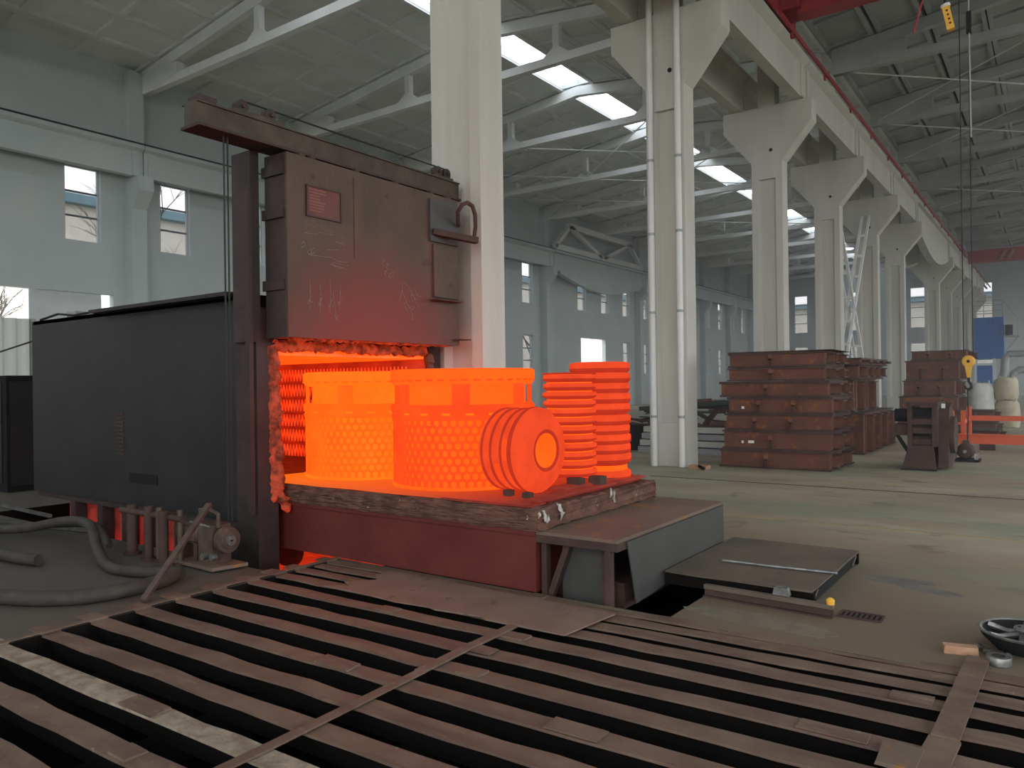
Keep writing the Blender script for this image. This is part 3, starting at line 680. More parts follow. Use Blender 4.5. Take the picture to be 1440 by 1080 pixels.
def stroke(pts):
    for a, b in zip(pts, pts[1:]): ck.bar((DX + .002, a[0], a[1]), (DX + .002, b[0], b[1]), .004, .006 * rr.uniform(.7, 1.3), (1, 0, 0))
for k in range(4):
    y = 5.02 + k * .13; z = 2.42 + rr.uniform(-.03, .04); h = rr.uniform(.2, .38)
    stroke([(y, z + h), (y + .01, z + .2), (y - .005, z)]); stroke([(y - .03, z + .09), (y + .035, z + .07)]); stroke([(y - .03, z + .05), (y + .03, z + .15)])
stroke([(5.32, 2.62), (5.34, 2.48), (5.36, 2.34)]); stroke([(5.36, 2.34), (5.33, 2.40)]); stroke([(5.36, 2.34), (5.39, 2.39)])
for k in range(13):
    y = 4.92 + rr.uniform(0, .5); z = 2.85 + rr.uniform(0, .42); stroke([(y, z), (y + rr.uniform(.1, .3), z + rr.uniform(-.04, .02))])
for y, z in ((4.92, 3.05), (5.0, 2.99), (5.04, 3.0)): stroke([(y, z), (y + .04, z + .04), (y + .05, z), (y + .01, z - .03), (y, z)])
for y, z in ((6.02, 2.99), (6.08, 2.96), (6.05, 2.88), (6.12, 2.86), (6.17, 2.87)): stroke([(y, z + .04), (y + .04, z + .045), (y + .01, z), (y + .045, z - .02)])
stroke([(6.30, 2.62), (6.36, 2.82), (6.44, 2.78), (6.52, 2.70), (6.56, 2.6)]); stroke([(6.34, 2.72), (6.42, 2.58), (6.5, 2.52), (6.54, 2.56)]); stroke([(6.36, 2.60), (6.44, 2.44), (6.5, 2.4), (6.5, 2.48)])
for k in range(10):
    y = 6.36 + rr.uniform(0, .24); z = 2.5 + rr.uniform(0, .28); stroke([(y, z), (y + rr.uniform(.02, .08), z - rr.uniform(.02, .09))])
ck.build('chalk_marks', M_CHALK, dr, 'stuff')

# ------------------------------------------------------------------ bogie car
car = thing('bogie_car', 'rust-brown steel bogie car pulled out of the furnace', 'car', (-6, 6.05, -.3))
MB().box(-10.9, -3.38, 5.02, 7.10, .0, .49).build('frame', M_CAR, car)
MB().box(-10.9, -3.38, 5.0, 5.02, .45, .49).build('top_angle', M_CAR, car)
for x in (-10, -8.4, -6.9, -5.2, -3.9):
    for y in (5.35, 6.75): MB().cyl((x, y, -.12), (x, y + .09, -.12), .2, 20).build('wheel', M_RUSTD, car)
bm_o = MB().prism([(5.0, .49), (7.13, .49), (7.14, .60), (7.10, .66), (5.04, .665), (4.97, .62), (4.965, .55)], 'x', -6.7, -3.34).build('refractory_bed', M_CRUST, car); jitter_mesh(bm_o, .013, 3, 30)
MB().box(-10.8, -6.7, 4.99, 7.12, .49, .66).build('refractory_bed', M_CRUST, car)
lumpy('crust_edge', [(-6.45, 5.0, .505), (-5.4, 4.995, .51), (-4.4, 4.995, .51), (-3.36, 5.0, .51)], .018, 31, M_CRUST, car, 6, .5)
for i, (x, y, z, s) in enumerate(((-3.33, 5.07, .60, .05), (-3.33, 5.12, .57, .03), (-3.33, 5.30, .63, .05), (-3.33, 5.33, .58, .045), (-3.33, 6.18, .65, .04), (-3.33, 6.24, .61, .05), (-3.42, 4.975, .585, .03), (-3.33, 5.0, .62, .022))):
    rnd = random.Random(i); w = MB()
    w.lathe([(.005, -1), (.6, -.7), (1, -.1), (.7, .5), (.3, .8), (.005, 1)], 7, Matrix.Translation((x, y, z)) @ Matrix.Rotation(rnd.uniform(-.6, .6), 4, 'X') @ Matrix.Diagonal((.012, s * .55, s, 1)))
    o = w.build('loose_wool', M_WHITE, car); jitter_mesh(o, s * .28, i)
# end step of the car
st = MB().prism([(5.02, .462), (7.20, .462), (7.20, .487), (5.02, .487)], 'x', -3.38, -2.66).build('step_plate', M_PLATE, car)
MB().box(-2.72, -2.66, 5.02, 7.20, .40, .462).build('step_edge', M_RUSTD, car)
MB().box(-3.38, -2.72, 5.02, 5.06, .40, .462).build('step_edge', M_RUSTD, car)
MB().box(-3.22, -2.80, 5.16, 5.18, -.2, .46).build('end_panel', M_GREY, car)
for x, y in ((-2.745, 5.055), (-2.82, 5.14), (-3.33, 5.09)): MB().box(x - .024, x + .024, y - .03, y + .03, -.34, .399).build('step_leg', M_RUSTD, car)
MB().bar((-3.32, 5.1, -.1), (-3.12, 5.1, .40), .05, .05).build('step_strut', M_RUSTD, car)
MB().box(-3.38, -2.75, 5.3, 7.0, -.1, .1).build('drive_housing', M_RUSTD, car)
MB().prism([(5.16, .455), (7.17, .455), (7.17, .08), (5.30, -.04)], 'x', -2.655, -2.645).build('front_sheet', M_GREY, car)
# tray under the castings: hotter inside, cooler at the rim
tm = bpy.data.materials.new('heat_graded_tray'); tm.use_nodes = True
n_ = tm.node_tree.nodes; L_ = tm.node_tree.links; b_ = n_['Principled BSDF']; b_.inputs['Base Color'].default_value = (.045, .018, .013, 1); b_.inputs['Roughness'].default_value = .85
g_ = n_.new('ShaderNodeNewGeometry'); s_ = n_.new('ShaderNodeSeparateXYZ'); r_ = n_.new('ShaderNodeMapRange'); c_ = n_.new('ShaderNodeValToRGB')
r_.inputs['From Min'].default_value = -6.5; r_.inputs['From Max'].default_value = -3.4
L_.new(g_.outputs['Position'], s_.inputs[0]); L_.new(s_.outputs['X'], r_.inputs[0]); L_.new(r_.outputs[0], c_.inputs[0])
e_ = c_.color_ramp.elements; e_[0].position = 0; e_[0].color = (.95, .15, .005, 1); e_[1].position = 1; e_[1].color = (.13, .006, .003, 1)
k_ = c_.color_ramp.elements.new(.45); k_.color = (.85, .09, .005, 1); k_ = c_.color_ramp.elements.new(.8); k_.color = (.50, .03, .005, 1)
L_.new(c_.outputs[0], b_.inputs['Emission Color']); b_.inputs['Emission Strength'].default_value = .9
tray = thing('heating_tray', 'thin red-hot tray plate lying on the car under the glowing castings', 'tray', (-5, 6.05, .665))
jitter_mesh(MB().box(-6.9, -3.46, 5.02, 7.06, .667, .695).build('plate', tm, tray), .004, 4, 6)
jitter_mesh(MB().box(-4.35, -3.42, 5.0, 5.24, .668, .682).build('edge_strip', M_WARMPLATE, tray), .003, 5, 4)
jitter_mesh(MB().box(-3.56, -3.40, 5.1, 7.05, .696, .712).build('edge_strip', M_WARMPLATE, tray), .003, 6, 4)
jitter_mesh(MB().box(-3.72, -3.52, 5.7, 7.0, .712, .728).build('edge_strip', M_WARMPLATE, tray), .003, 7, 4)

# ------------------------------------------------------------------ castings
ZB = .70
def honey_drum(cx, cy, R, label, core, skin, ph):
    t = thing('honeycomb_drum', label, 'casting', (cx, cy, ZB), 'glowing honeycomb drums'); T = Matrix.Translation((cx, cy, ZB))
    z0, z1 = .02, .64; NC = 54; NR = 9; ang = 2 * PI / NC; rowh = (z1 - z0) / NR
    m = MB()
    for r in range(NR):
        zc = z0 + (r + .5) * rowh
        for k in range(NC):
            a = (k + (.5 if r % 2 else 0)) * ang + ph
            def pt(f, rad):
                out = []
                for q in range(6):
                    th = PI / 6 + q * PI / 3
                    da = math.cos(th) * f * ang / math.sqrt(3); dz = math.sin(th) * f * rowh * (2 / 3)
                    out.append((rad * math.cos(a + da), rad * math.sin(a + da), zc + dz))
                return out
            m.add(pt(1.0, R) + pt(.74, R) + pt(.70, R - .028), [(q, (q + 1) % 6, 6 + (q + 1) % 6, 6 + q) for q in range(6)] + [(6 + q, 6 + (q + 1) % 6, 12 + (q + 1) % 6, 12 + q) for q in range(6)], False, T)
    m.build('honeycomb_web', skin, t)
    MB().lathe([(R - .03, .0), (R - .03, .64)], 64, T).build('core', core, t)
    MB().lathe([(R - .04, 0), (R + .012, 0), (R + .012, .028), (R - .01, .03)], 64, T).build('base_ring', core, t)
    MB().lathe([(R - .05, .628), (R + .008, .63), (R + .014, .66), (R + .004, .672), (R - .05, .672)], 64, T).build('tie_ring', skin, t)
    # slots between the two tiers
    for k in range(20):
        a = k * 2 * PI / 20 + ph; MB().lathe([(R - .02, .672), (R + .004, .672), (R + .004, .695), (R - .02, .695)], 5, T, a, a + .2).build('spacer', skin, t)
    MB().lathe([(R - .05, .66), (R - .05, .70)], 64, T).build('slot_core', M_HOT1, t)
    # upper cage: rings, posts, recessed inner wall
    MB().lathe([(R - .05, .695), (R + .012, .695), (R + .02, .75), (R + .004, .77), (R - .05, .77)], 64, T).build('lower_ring', skin, t)
    MB().lathe([(R - .075, .74), (R - .075, 1.0)], 64, T).build('inner_wall', core, t)
    MB().lathe([(R - .09, .95), (R - .01, .955), (R + .004, .975), (R + .012, .998), (R + .02, 1.0), (R + .02, 1.085), (R + .0, 1.10), (R - .16, 1.10)], 64, T).build('top_ring', core, t)
    w = MB()
    for k in range(40):
        a = k * 2 * PI / 40 + ph; w.lathe([(R + .006, .985), (R + .024, .99), (R + .024, 1.003), (R + .006, 1.005)], 3, T, a, a + .09)
    w.build('wavy_lip', skin, t, 'stuff')
    for k in range(7):
        a = k * 2 * PI / 7 + ph + .34
        MB().lathe([(R - .08, .76), (R - .004, .765), (R - .004, .96), (R - .08, .965)], 5, T, a, a + .24).build('cage_post', skin, t)
    MB().lathe([(.05, 1.095), (R - .15, 1.10), (R - .15, 1.04), (R - .07, 1.0)], 48, T).build('top_cover', core, t)
    return t
dirc = math.atan2(-5.84, 4.77)
honey_drum(-4.77, 5.84, .685, 'orange-hot honeycomb drum in front, behind the fallen roller', M_HOT2, M_HOT2D, dirc - .49)
honey_drum(-6.165, 5.92, .68, 'brightest yellow-hot honeycomb drum, still in the furnace mouth', M_HOT1, M_HOT1D, dirc + .2)
def ribs(t, cx, cy, r0, r1, zs, hr, skin, core, n=40):
    T = Matrix.Translation((cx, cy, 0))
    for i, z in enumerate(zs):
        k = r1 * (1 + .02 * math.sin(i * 2.3))
        MB().lathe([(r0 - .01, z - hr * .9), (k - .008, z - hr * .45), (k, z - hr * .1), (k, z + hr * .35), (k - .006, z + hr * .5), (r0 - .01, z + hr * .65)], n, T).build('rib', skin, t)
        MB().lathe([(r0, z - hr * .95), (k + .001, z - hr * .46), (k + .002, z - hr * .2)], n, T).build('rib_edge', M_HOT3D, t)
cx, cy = -3.80, 6.25
t = thing('ribbed_cylinder', 'orange ribbed cylinder standing on two dark blocks beside the roller', 'casting', (cx, cy, .78), 'glowing ribbed cylinders')
MB().lathe([(.02, .785), (.215, .785), (.215, 1.735), (.02, 1.735)], 40, Matrix.Translation((cx, cy, 0))).build('body', M_HOT2, t)
ribs(t, cx, cy, .215, .252, [.82 + .0805 * k for k in range(12)], .045, M_HOT3, M_HOT2)
MB().lathe([(.1, 1.735), (.25, 1.735), (.255, 1.75), (.10, 1.755)], 40, Matrix.Translation((cx, cy, 0))).build('lid', M_HOT3D, t)
cx, cy = -3.775, 6.80
t = thing('ribbed_cylinder', 'taller red ribbed cylinder in three tiers at the far car corner', 'casting', (cx, cy, .70), 'glowing ribbed cylinders')
for z0, z1, kk in ((.70, .93, 2), (.965, 1.31, 4), (1.365, 1.83, 5)):
    MB().lathe([(.02, z0), (.265, z0), (.265, z1), (.02, z1)], 36, Matrix.Translation((cx, cy, 0))).build('tier', M_HOT2, t)
    ribs(t, cx, cy, .265, .302, [z0 + .04 + (z1 - z0 - .06) * i / max(1, kk - 1) for i in range(kk)], .075, M_HOT3, M_HOT2, 36)
for a in (2.2, 4.2, 5.4): 
    for z0, z1 in ((.92, .975), (1.30, 1.375)): MB().box(cx + .16 * math.cos(a) - .04, cx + .16 * math.cos(a) + .04, cy + .16 * math.sin(a) - .04, cy + .16 * math.sin(a) + .04, z0, z1).build('spacer', M_HOT2, t)
MB().box(cx - .02, cx + .20, cy - .12, cy + .1, 1.83, 1.85).build('top_lug', M_HOT3, t)
# roller lying on its side
a7 = math.radians(-4); Tz = Matrix.Translation((-3.64, 5.53, ZB + .375)) @ Matrix.Rotation(a7, 4, 'Z') @ Matrix.Rotation(PI / 2, 4, 'Y')
t = thing('flanged_roller', 'red-hot flanged roller lying on its side, hollow end facing out', 'casting', (-3.8, 5.53, ZB), None)
MB().lathe([(.145, -.02), (.155, .035), (.175, .045), (.30, .012), (.345, -.01), (.372, -.045), (.376, -.085), (.36, -.105), (.28, -.11)], 56, Tz).build('end_dish', M_HOT3, t)
MB().lathe([(.15, .038), (.178, .048), (.182, .043)], 56, Tz).build('hub_lip', M_HOT3D, t); MB().lathe([(.374, -.05), (.3775, -.085), (.361, -.106)], 56, Tz).build('dish_edge', M_HOT3D, t)
MB().lathe([(.15, .036), (.135, -.12), (.10, -.16), (.001, -.165)], 48, Tz).build('bore', M_HOT2, t)
MB().lathe([(.285, -.10), (.285, -.42), (.05, -.42)], 48, Tz).build('barrel', M_HOT2, t)
for z in (-.19, -.30, -.40): MB().lathe([(.27, z + .028), (.355, z + .022), (.366, z + .010), (.366, z - .012), (.352, z - .022), (.27, z - .028)], 56, Tz).build('flange', M_HOT3, t); MB().lathe([(.354, z + .0225), (.3675, z + .011), (.3675, z + .004)], 56, Tz).build('flange_edge', M_HOT3D, t)
for z, a in ((-.145, 1.9), (-.145, 4.4), (-.25, 2.3), (-.25, 5.0), (-.35, .6), (-.35, 3.4)):
    MB().lathe([(.27, z + .05), (.35, z + .05), (.35, z - .05), (.27, z - .05)], 6, Tz, a, a + .5).build('web_rib', M_HOT2D, t)
for i, (x, y, lab) in enumerate(((-3.85, 5.31, 'small dark chock wedged under the roller rear'), (-3.63, 5.28, 'small dark chock under the roller dish'), (-3.62, 6.05, 'dark fire brick under the ribbed cylinder, nearer the roller'), (-3.50, 6.24, 'dark fire brick under the ribbed cylinder, nearer the car corner'))):
    s = .035 if i < 2 else .062
    o = MB().box(x - s, x + s, y - s, y + s, ZB - .005, ZB + (.045 if i < 2 else .085)).build('support_block', M_RUSTD); jitter_mesh(o, .004, i); tag(o, lab, 'block', 'support blocks')

# ------------------------------------------------------------------ pit grate in front of the furnace
gr = thing('pit_grate', 'large grate of parallel rusty steel bars over the black pit', 'grate', (-2.2, 2.9, 0))
SL = .02
rr = random.Random(3)
bars = [(4.925, .115, M_GRATE), (4.765, .11, M_GRATE), (4.565, .12, M_GRATE), (4.345, .125, M_GRATE), (4.06, .125, M_GRATE)] + [(4.06 - .322 * k, .13, M_GRATE2 if k == 6 else M_GRATE) for k in range(1, 11)]
for i, (yc, w, m_) in enumerate(bars):
    yc = yc + .02; m = MB(); N = 26; xs_ = [-5.6 + 7.0 * k / N for k in range(N + 1)]
    x_off = 3.0
    def yy_(x): return yc + SL * (x + 3.0) - .02
    ja = [rr.uniform(-.008, .008) for _ in xs_]; jb = [rr.uniform(-.010, .010) for _ in xs_]; jz = [rr.uniform(-.003, .004) for _ in xs_]
    vs = []
    for k, x in enumerate(xs_):
        a, b, z = yy_(x) - w / 2 + ja[k], yy_(x) + w / 2 + jb[k], jz[k]
        vs += [(x, a, z), (x, b, z), (x, b, z - .014), (x, a, z - .014)]
    fs = [(0, 1, 2, 3), tuple(4 * N + q for q in (3, 2, 1, 0))]
    for k in range(N):
        for q in range(4): fs.append((4 * k + q, 4 * k + (q + 1) % 4, 4 * k + 4 + (q + 1) % 4, 4 * k + 4 + q))
    m.add(vs, fs); o = fix_normals(m.build('bar', m_, gr))
    MB().bar((-5.59, yy_(-5.59), -.075), (1.39, yy_(1.39), -.075), .02, .12).build('bar_web', M_NEARBLACK, o)
    if i not in (1,):
        x = -5.6; MB().box(-5.80 + rr.uniform(-.03, .03), -5.6, yy_(x) - w * .5, yy_(x) + w * .5, .001, .012).build('bar_end_tab', m_, gr)
    if rr.random() < .75:
        for q in range(rr.randint(1, 2)):
            x = rr.uniform(-4.6, -.6); L = rr.uniform(.12, .32)
            jitter_mesh(MB().box(x, x + L, yy_(x) - w * .45, yy_(x) + w * .42, .002, .014).build('weld_patch', M_GRATE, gr), .004, i * 7 + q)
def strip(pts, w, z0, z1, name, m_):
    m = MB()
    for (xa, ya), (xb, yb) in zip(pts, pts[1:]): m.bar((xa, ya, (z0 + z1) / 2), (xb, yb, (z0 + z1) / 2), w, z1 - z0)
    return m.build(name, m_, gr)
strip([(-5.58, .82), (-5.61, 2.2), (-5.64, 3.9), (-5.62, 4.98)], .045, .012, .020, 'tie_strip', M_GRATE)
strip([(-2.94, 1.2), (-2.95, 2.2), (-2.99, 3.25)], .062, .008, .018, 'tie_strip', M_GRATE)
strip([(-2.99, 3.23), (-3.01, 3.7), (-3.02, 4.20)], .066, .010, .024, 'tie_strip', M_GRATE)
strip([(-.47, 2.2), (-.46, 3.62), (-.44, 3.95)], .13, .006, .020, 'tie_strip', M_GRATE)
strip([(-.44, 3.95), (-.40, 5.2)], .115, .010, .026, 'tie_strip', M_GRATE)
jitter_mesh(MB().box(-.66, -.50, 3.55, 3.78, .006, .02).build('end_plate', M_PLATE, gr), .006, 3)
for k in range(6):
    x = -5.0 + k * 1.15; MB().box(x, x + .1, .82, 4.92, -.30, -.15).build('cross_beam', M_NEARBLACK, gr)
pl = thing('cover_plate', 'bent rusty steel cover plate lying on the far grate bars', 'plate', (-3.7, 4.5, .01))
rnd = random.Random(12); top = [(-4.79, 4.83), (-4.2, 4.825), (-3.4, 4.815), (-2.56, 4.79)]; bot = [(-2.62, 4.21), (-2.95, 4.20), (-3.25, 4.19), (-3.32, 4.23), (-3.7, 4.175), (-3.78, 4.20), (-4.1, 4.165), (-4.45, 4.19), (-4.93, 4.18), (-4.72, 4.30), (-4.86, 4.36), (-4.68, 4.55), (-4.80, 4.66)]
pp = top + bot; m = MB(); m.prism(pp, 'z', .016, .026); fix_normals(m.build('plate', M_COVER, pl))

# ------------------------------------------------------------------ floor things right of the car
t = thing('steel_platform', 'low flat steel platform on the floor beside the car end', 'platform', (-2, 6.5, 0))
jitter_mesh(MB().box(-2.62, -1.47, 5.76, 7.36, .108, .122).build('deck', M_DECK, t), .003, 1, 3)
MB().box(-2.62, -1.47, 5.78, 5.84, .012, .108).build('edge_channel', M_NEARBLACK, t); MB().box(-2.62, -1.47, 7.28, 7.34, .012, .108).build('edge_channel', M_NEARBLACK, t)
MB().box(-1.53, -1.49, 5.84, 7.28, .012, .108).build('end_channel', M_BLACK, t)
for y in (5.80, 7.12): MB().bar((-1.48, y, .03), (-1.48, y + .14, .095), .012, .02).build('end_strut', M_CAST, t)
o = MB().tube([(-2.33, 6.28, .138), (-1.9, 6.31, .134), (-1.43, 6.35, .134)], .012, 8).build('steel_rod', M_CAST); tag(o, 'thin steel rod lying across the low platform', 'rod')
t = thing('floor_rail', 'short rusty rail lying on the floor in front of the low platform', 'rail', (-1.8, 5.62, 0))
MB().bar((-2.24, 5.655, .075), (-1.29, 5.60, .075), .05, .03).build('head', M_DECK, t); MB().bar((-2.24, 5.655, .035), (-1.29, 5.60, .035), .018, .05).build('web', M_RUSTD, t); MB().bar((-2.24, 5.655, .005), (-1.29, 5.60, .005), .085, .012).build('foot', M_RUSTD, t)
o = MB().prism([(-.06, 0), (.06, 0), (.045, .055), (-.045, .055)], 'y', 5.63, 5.69, Matrix.Translation((-1.66, 0, .092))).build('concrete_wedge', M_CAST); tag(o, 'small pale wedge sitting on the floor rail', 'wedge')
o = MB().lathe([(.001, 0), (.028, 0), (.03, .03), (.012, .045), (.001, .046)], 10, Matrix.Translation((-1.31, 5.60, .091))).build('yellow_cap', M_YELLOW); tag(o, 'tiny yellow cap at the end of the floor rail', 'cap')
t = thing('floor_drain', 'narrow iron drain grille let into the floor past the rail end', 'drain', (-1.15, 5.73, 0))
MB().box(-1.28, -1.0, 5.64, 5.665, .001, .010).build('frame_side', M_RUSTD, t); MB().box(-1.28, -1.0, 5.79, 5.815, .001, .010).build('frame_side', M_RUSTD, t)
for k in range(9): MB().box(-1.28 + k * .0335, -1.265 + k * .0335, 5.665, 5.79, .001, .008).build('bar', M_RUSTD, t)
MB().box(-1.28, -1.0, 5.665, 5.79, .0005, .002).build('dark_bed', M_BLACK, t)
def blob(name, cx, cy, rx, ry, z, m_, seed, rot=0):
    rnd = random.Random(seed); n_ = 22; pts = []
    for k in range(n_):
        a = 2 * PI * k / n_; q = rnd.uniform(.75, 1.1); x, y = rx * q * math.cos(a), ry * q * math.sin(a)
        pts.append((cx + x * math.cos(rot) - y * math.sin(rot), cy + x * math.sin(rot) + y * math.cos(rot)))
    return struct(MB().prism(pts, 'z', 0.0, z), name, m_, floor)
M_STAIN = mat('oil_stain', (0.13, 0.118, 0.105), (0.19, 0.172, 0.145), 0.5, scale=6)
M_DUST = mat('green_grey_dust', (0.150, 0.130, 0.088), (0.195, 0.172, 0.118), 0.9, scale=7, bump=0.3)
blob('oil_stain', -1.1, 6.92, .34, .12, .0015, M_STAIN, 4, .1); blob('oil_stain', -.85, 6.72, .26, .09, .0018, M_STAIN, 5, -.3)
blob('dust_patch', -1.75, 5.28, .5, .16, .002, M_DUST, 6, -.02); blob('dust_patch', -1.4, 5.18, .22, .08, .003, M_DUST, 8)
# cast parts at the near floor edge
t = thing('fan_casting', 'dark bowl shaped fan casting with a pale hub on the near floor edge', 'casting', (-.17, 5.56, 0)); T = Matrix.Translation((-.17, 5.56, 0))
MB().lathe([(.13, .002), (.17, .005), (.24, .075), (.255, .11), (.245, .115), (.22, .075), (.14, .03), (.06, .03)], 40, T).build('bowl', M_BLACK, t)
MB().lathe([(.238, .105), (.255, .105), (.26, .115), (.25, .122), (.236, .115)], 40, T).build('rim', M_CAST, t)
for k in range(6):
    a = k * PI / 3; MB().tube([(-.17 + .05 * math.cos(a), 5.56 + .05 * math.sin(a), .09), (-.17 + .15 * math.cos(a + .35), 5.56 + .15 * math.sin(a + .35), .075), (-.17 + .235 * math.cos(a + .6), 5.56 + .235 * math.sin(a + .6), .10)], [.02, .016, .02], 6).build('vane', M_CAST, t)
h = MB().lathe([(.02, .12), (.07, .12), (.075, .128), (.07, .136), (.02, .136)], 28, T).build('hub', M_CAST, t)
for k in range(4): MB().box(-.17 + .043 * math.cos(k * PI / 2) - .009, -.17 + .043 * math.cos(k * PI / 2) + .009, 5.56 + .043 * math.sin(k * PI / 2) - .009, 5.56 + .043 * math.sin(k * PI / 2) + .009, .1362, .1385).build('key_slot', M_BLACK, h)
o = jitter_mesh(MB().box(-.09, .09, -.035, .035, 0, .045, Matrix.Translation((-.50, 5.29, 0)) @ Matrix.Rotation(.25, 4, 'Z')).build('fire_brick', M_BRICK), .004, 3); tag(o, 'orange fire brick lying at the near floor edge', 'brick')
t = thing('steel_bushing', 'grey steel bushing ring standing on the near floor edge', 'bushing', (-.30, 5.20, 0))
MB().lathe([(.035, .05), (.062, .05), (.065, .045), (.065, .004), (.035, .004)], 28, Matrix.Translation((-.30, 5.20, 0))).build('ring', M_CAST, t)
for i, (x, y) in enumerate(((-.36, 5.36), (-.27, 5.33), (-.42, 5.42))):
    o = jitter_mesh(MB().lathe([(.001, 0), (.03, .003), (.034, .018), (.02, .03), (.001, .032)], 8, Matrix.Translation((x, y, 0))).build('slag_lump', M_CAST), .006, i); tag(o, ('pale slag lump touching the fan casting', 'pale slag lump behind the steel bushing', 'small slag lump between brick and fan casting')[i], 'slag', 'slag lumps')

# ------------------------------------------------------------------ rusty moulding boxes
def box_stack_unit(x0, x1, y0, y1, z0, z1, label, grp, pegs=(.45,), lugs=2, fl=.03):
    t = thing('moulding_box', label, 'moulding box', ((x0 + x1) / 2, (y0 + y1) / 2, z0), grp); f = .035; zt = z1 - .004
    m = MB(); m.box(x0, x1, y0, y0 + .05, z0 + f, zt - f); m.box(x0, x1, y1 - .05, y1, z0 + f, zt - f); m.box(x0, x0 + .05, y0 + .05, y1 - .05, z0 + f, zt - f); m.box(x1 - .05, x1, y0 + .05, y1 - .05, z0 + f, zt - f)
    m.build('wall', M_RUST, t)
    rnd = random.Random(int(x0 * 100 + z0 * 1000))
    for z, nm in ((z0, 'bottom_flange'), (zt - f, 'top_flange')):
        m = MB(); m.box(x0 - fl, x1 + fl, y0 - fl, y1 + fl, z, z + f); o = jitter_mesh(m.build(nm, M_RUSTD, t), .006, rnd.randint(0, 99))
    for p in pegs:
        x = x0 + (x1 - x0) * p; zc = z0 + (z1 - z0) * .55
        g = MB().cyl((x + .05, y0 - .15, zc + .04), (x, y0 + .01, zc), .034, 12).build('trunnion', M_RUSTD, t)
        MB().cyl((x + .055, y0 - .16, zc + .042), (x + .05, y0 - .145, zc + .04), .046, 12).build('trunnion_cap', M_RUST, g)
        MB().prism([(x - .035, z0 + .04), (x + .03, z0 + .04), (x + .015, zc - .03)], 'y', y0 - .10, y0).build('gusset', M_RUSTD, t)
    for k in range(lugs):
        y = y0 + (y1 - y0) * (k + .5) / lugs; d = .16
        for za, zb_ in ((z0 + .05, z0 + .075), (zt - .075, zt - .05)): MB().box(x1, x1 + d, y - .16, y + .16, za, zb_).build('side_lug', M_RUSTD, t)
        for q in (-.12, 0, .12): MB().box(x1, x1 + d * .8, y + q - .012, y + q + .012, z0 + .075, zt - .075).build('lug_rib', M_RUST, t)
    return t
G1 = 'boxes of the front rusty stack'
lv = [(0, .345, -5.37, -3.37, (.43,)), (.345, .715, -5.30, -3.35, (.45,)), (.715, 1.03, -5.25, -3.33, (.28, .62)), (1.03, 1.342, -5.20, -3.32, (.30, .64)), (1.342, 1.64, -5.345, -3.38, (.43,)), (1.64, 1.905, -5.185, -3.445, (.45,)), (1.905, 2.185, -5.17, -3.43, (.44,))]
nm = ['bottom', 'second from the floor', 'third from the floor', 'middle', 'fifth from the floor', 'second from the top', 'topmost']
for i, (a, b, x0, x1, pg) in enumerate(lv):
    box_stack_unit(x0, x1, 14.47, 15.95 - .02 * i, a + .001, b, 'rusty moulding box in the seven-box stack by the column, %s' % nm[i], G1, pg, 2)
o = jitter_mesh(MB().box(-5.19, -3.30, 14.42, 16.0, 2.186, 2.20).build('cover_sheet', M_RUSTD), .008, 2); tag(o, 'dark sheet lying on top of the seven-box stack', 'sheet')
for i, (x, z, w) in enumerate(((-4.95, 1.12, .05), (-4.83, .47, .11), (-4.96, .465, .04))):
    o = MB().box(x, x + w, 14.462 - .002, 14.468, z, z + .05).build('paint_mark', M_PAPER); o.parent = None; tag(o, ('small white mark on the middle moulding box', 'white smear on the second moulding box', 'tiny white dab beside the smear on the second moulding box')[i], 'mark')
G2 = 'boxes of the second rusty stack'
for i, (a, b, x0, x1, y0, y1) in enumerate(((0, .92, -5.2, -3.50, 18.1, 21.6), (.92, 1.66, -5.2, -3.72, 18.2, 20.6), (1.66, 1.98, -5.2, -3.62, 18.2, 21.0), (1.98, 2.14, -5.2, -3.55, 18.1, 21.2))):
    t = box_stack_unit(x0, x1, y0, y1, a + .001, b, 'long rusty moulding box in the four-box stack behind, %s' % ('bottom', 'second up, ribbed side', 'third up', 'topmost')[i], G2, (.8,), 4 if i != 1 else 2)
    if i in (0, 1):
        for k in range(7): MB().box(x1, x1 + .025, y0 + .15 + k * (y1 - y0 - .3) / 6.5, y0 + .21 + k * (y1 - y0 - .3) / 6.5, a + .05, b - .05).build('side_rib', M_RUST, t)
G3 = 'boxes of the third rusty stack'
for i, (a, b, x0, x1) in enumerate(((0, .50, -4.2, -2.5), (.50, 1.10, -4.15, -2.55), (1.10, 1.60, -4.02, -2.62), (1.60, 2.22, -3.95, -2.50), (2.22, 2.52, -3.78, -2.28))):
    box_stack_unit(x0, x1, 27.0, 29.4, a + .001, b, 'rusty moulding box in the far five-box stack, %s' % ('bottom', 'second up', 'middle', 'fourth up', 'topmost')[i], G3, (.3, .7), 2)
for i, (x0, x1, y0, y1, z0, z1) in enumerate(((-2.62, -1.5, 26.0, 27.3, 0, .36), (-2.55, -1.55, 26.1, 27.3, .36, .70), (-2.2, -1.3, 23.4, 24.6, 0, .28))):
    box_stack_unit(x0, x1, y0, y1, z0 + .001, z1, ('low rusty box under another, in front of the bags', 'low rusty box on top of another, in front of the bags', 'flat rusty box alone behind the orange frame')[i], 'low rusty boxes', (.5,), 1)
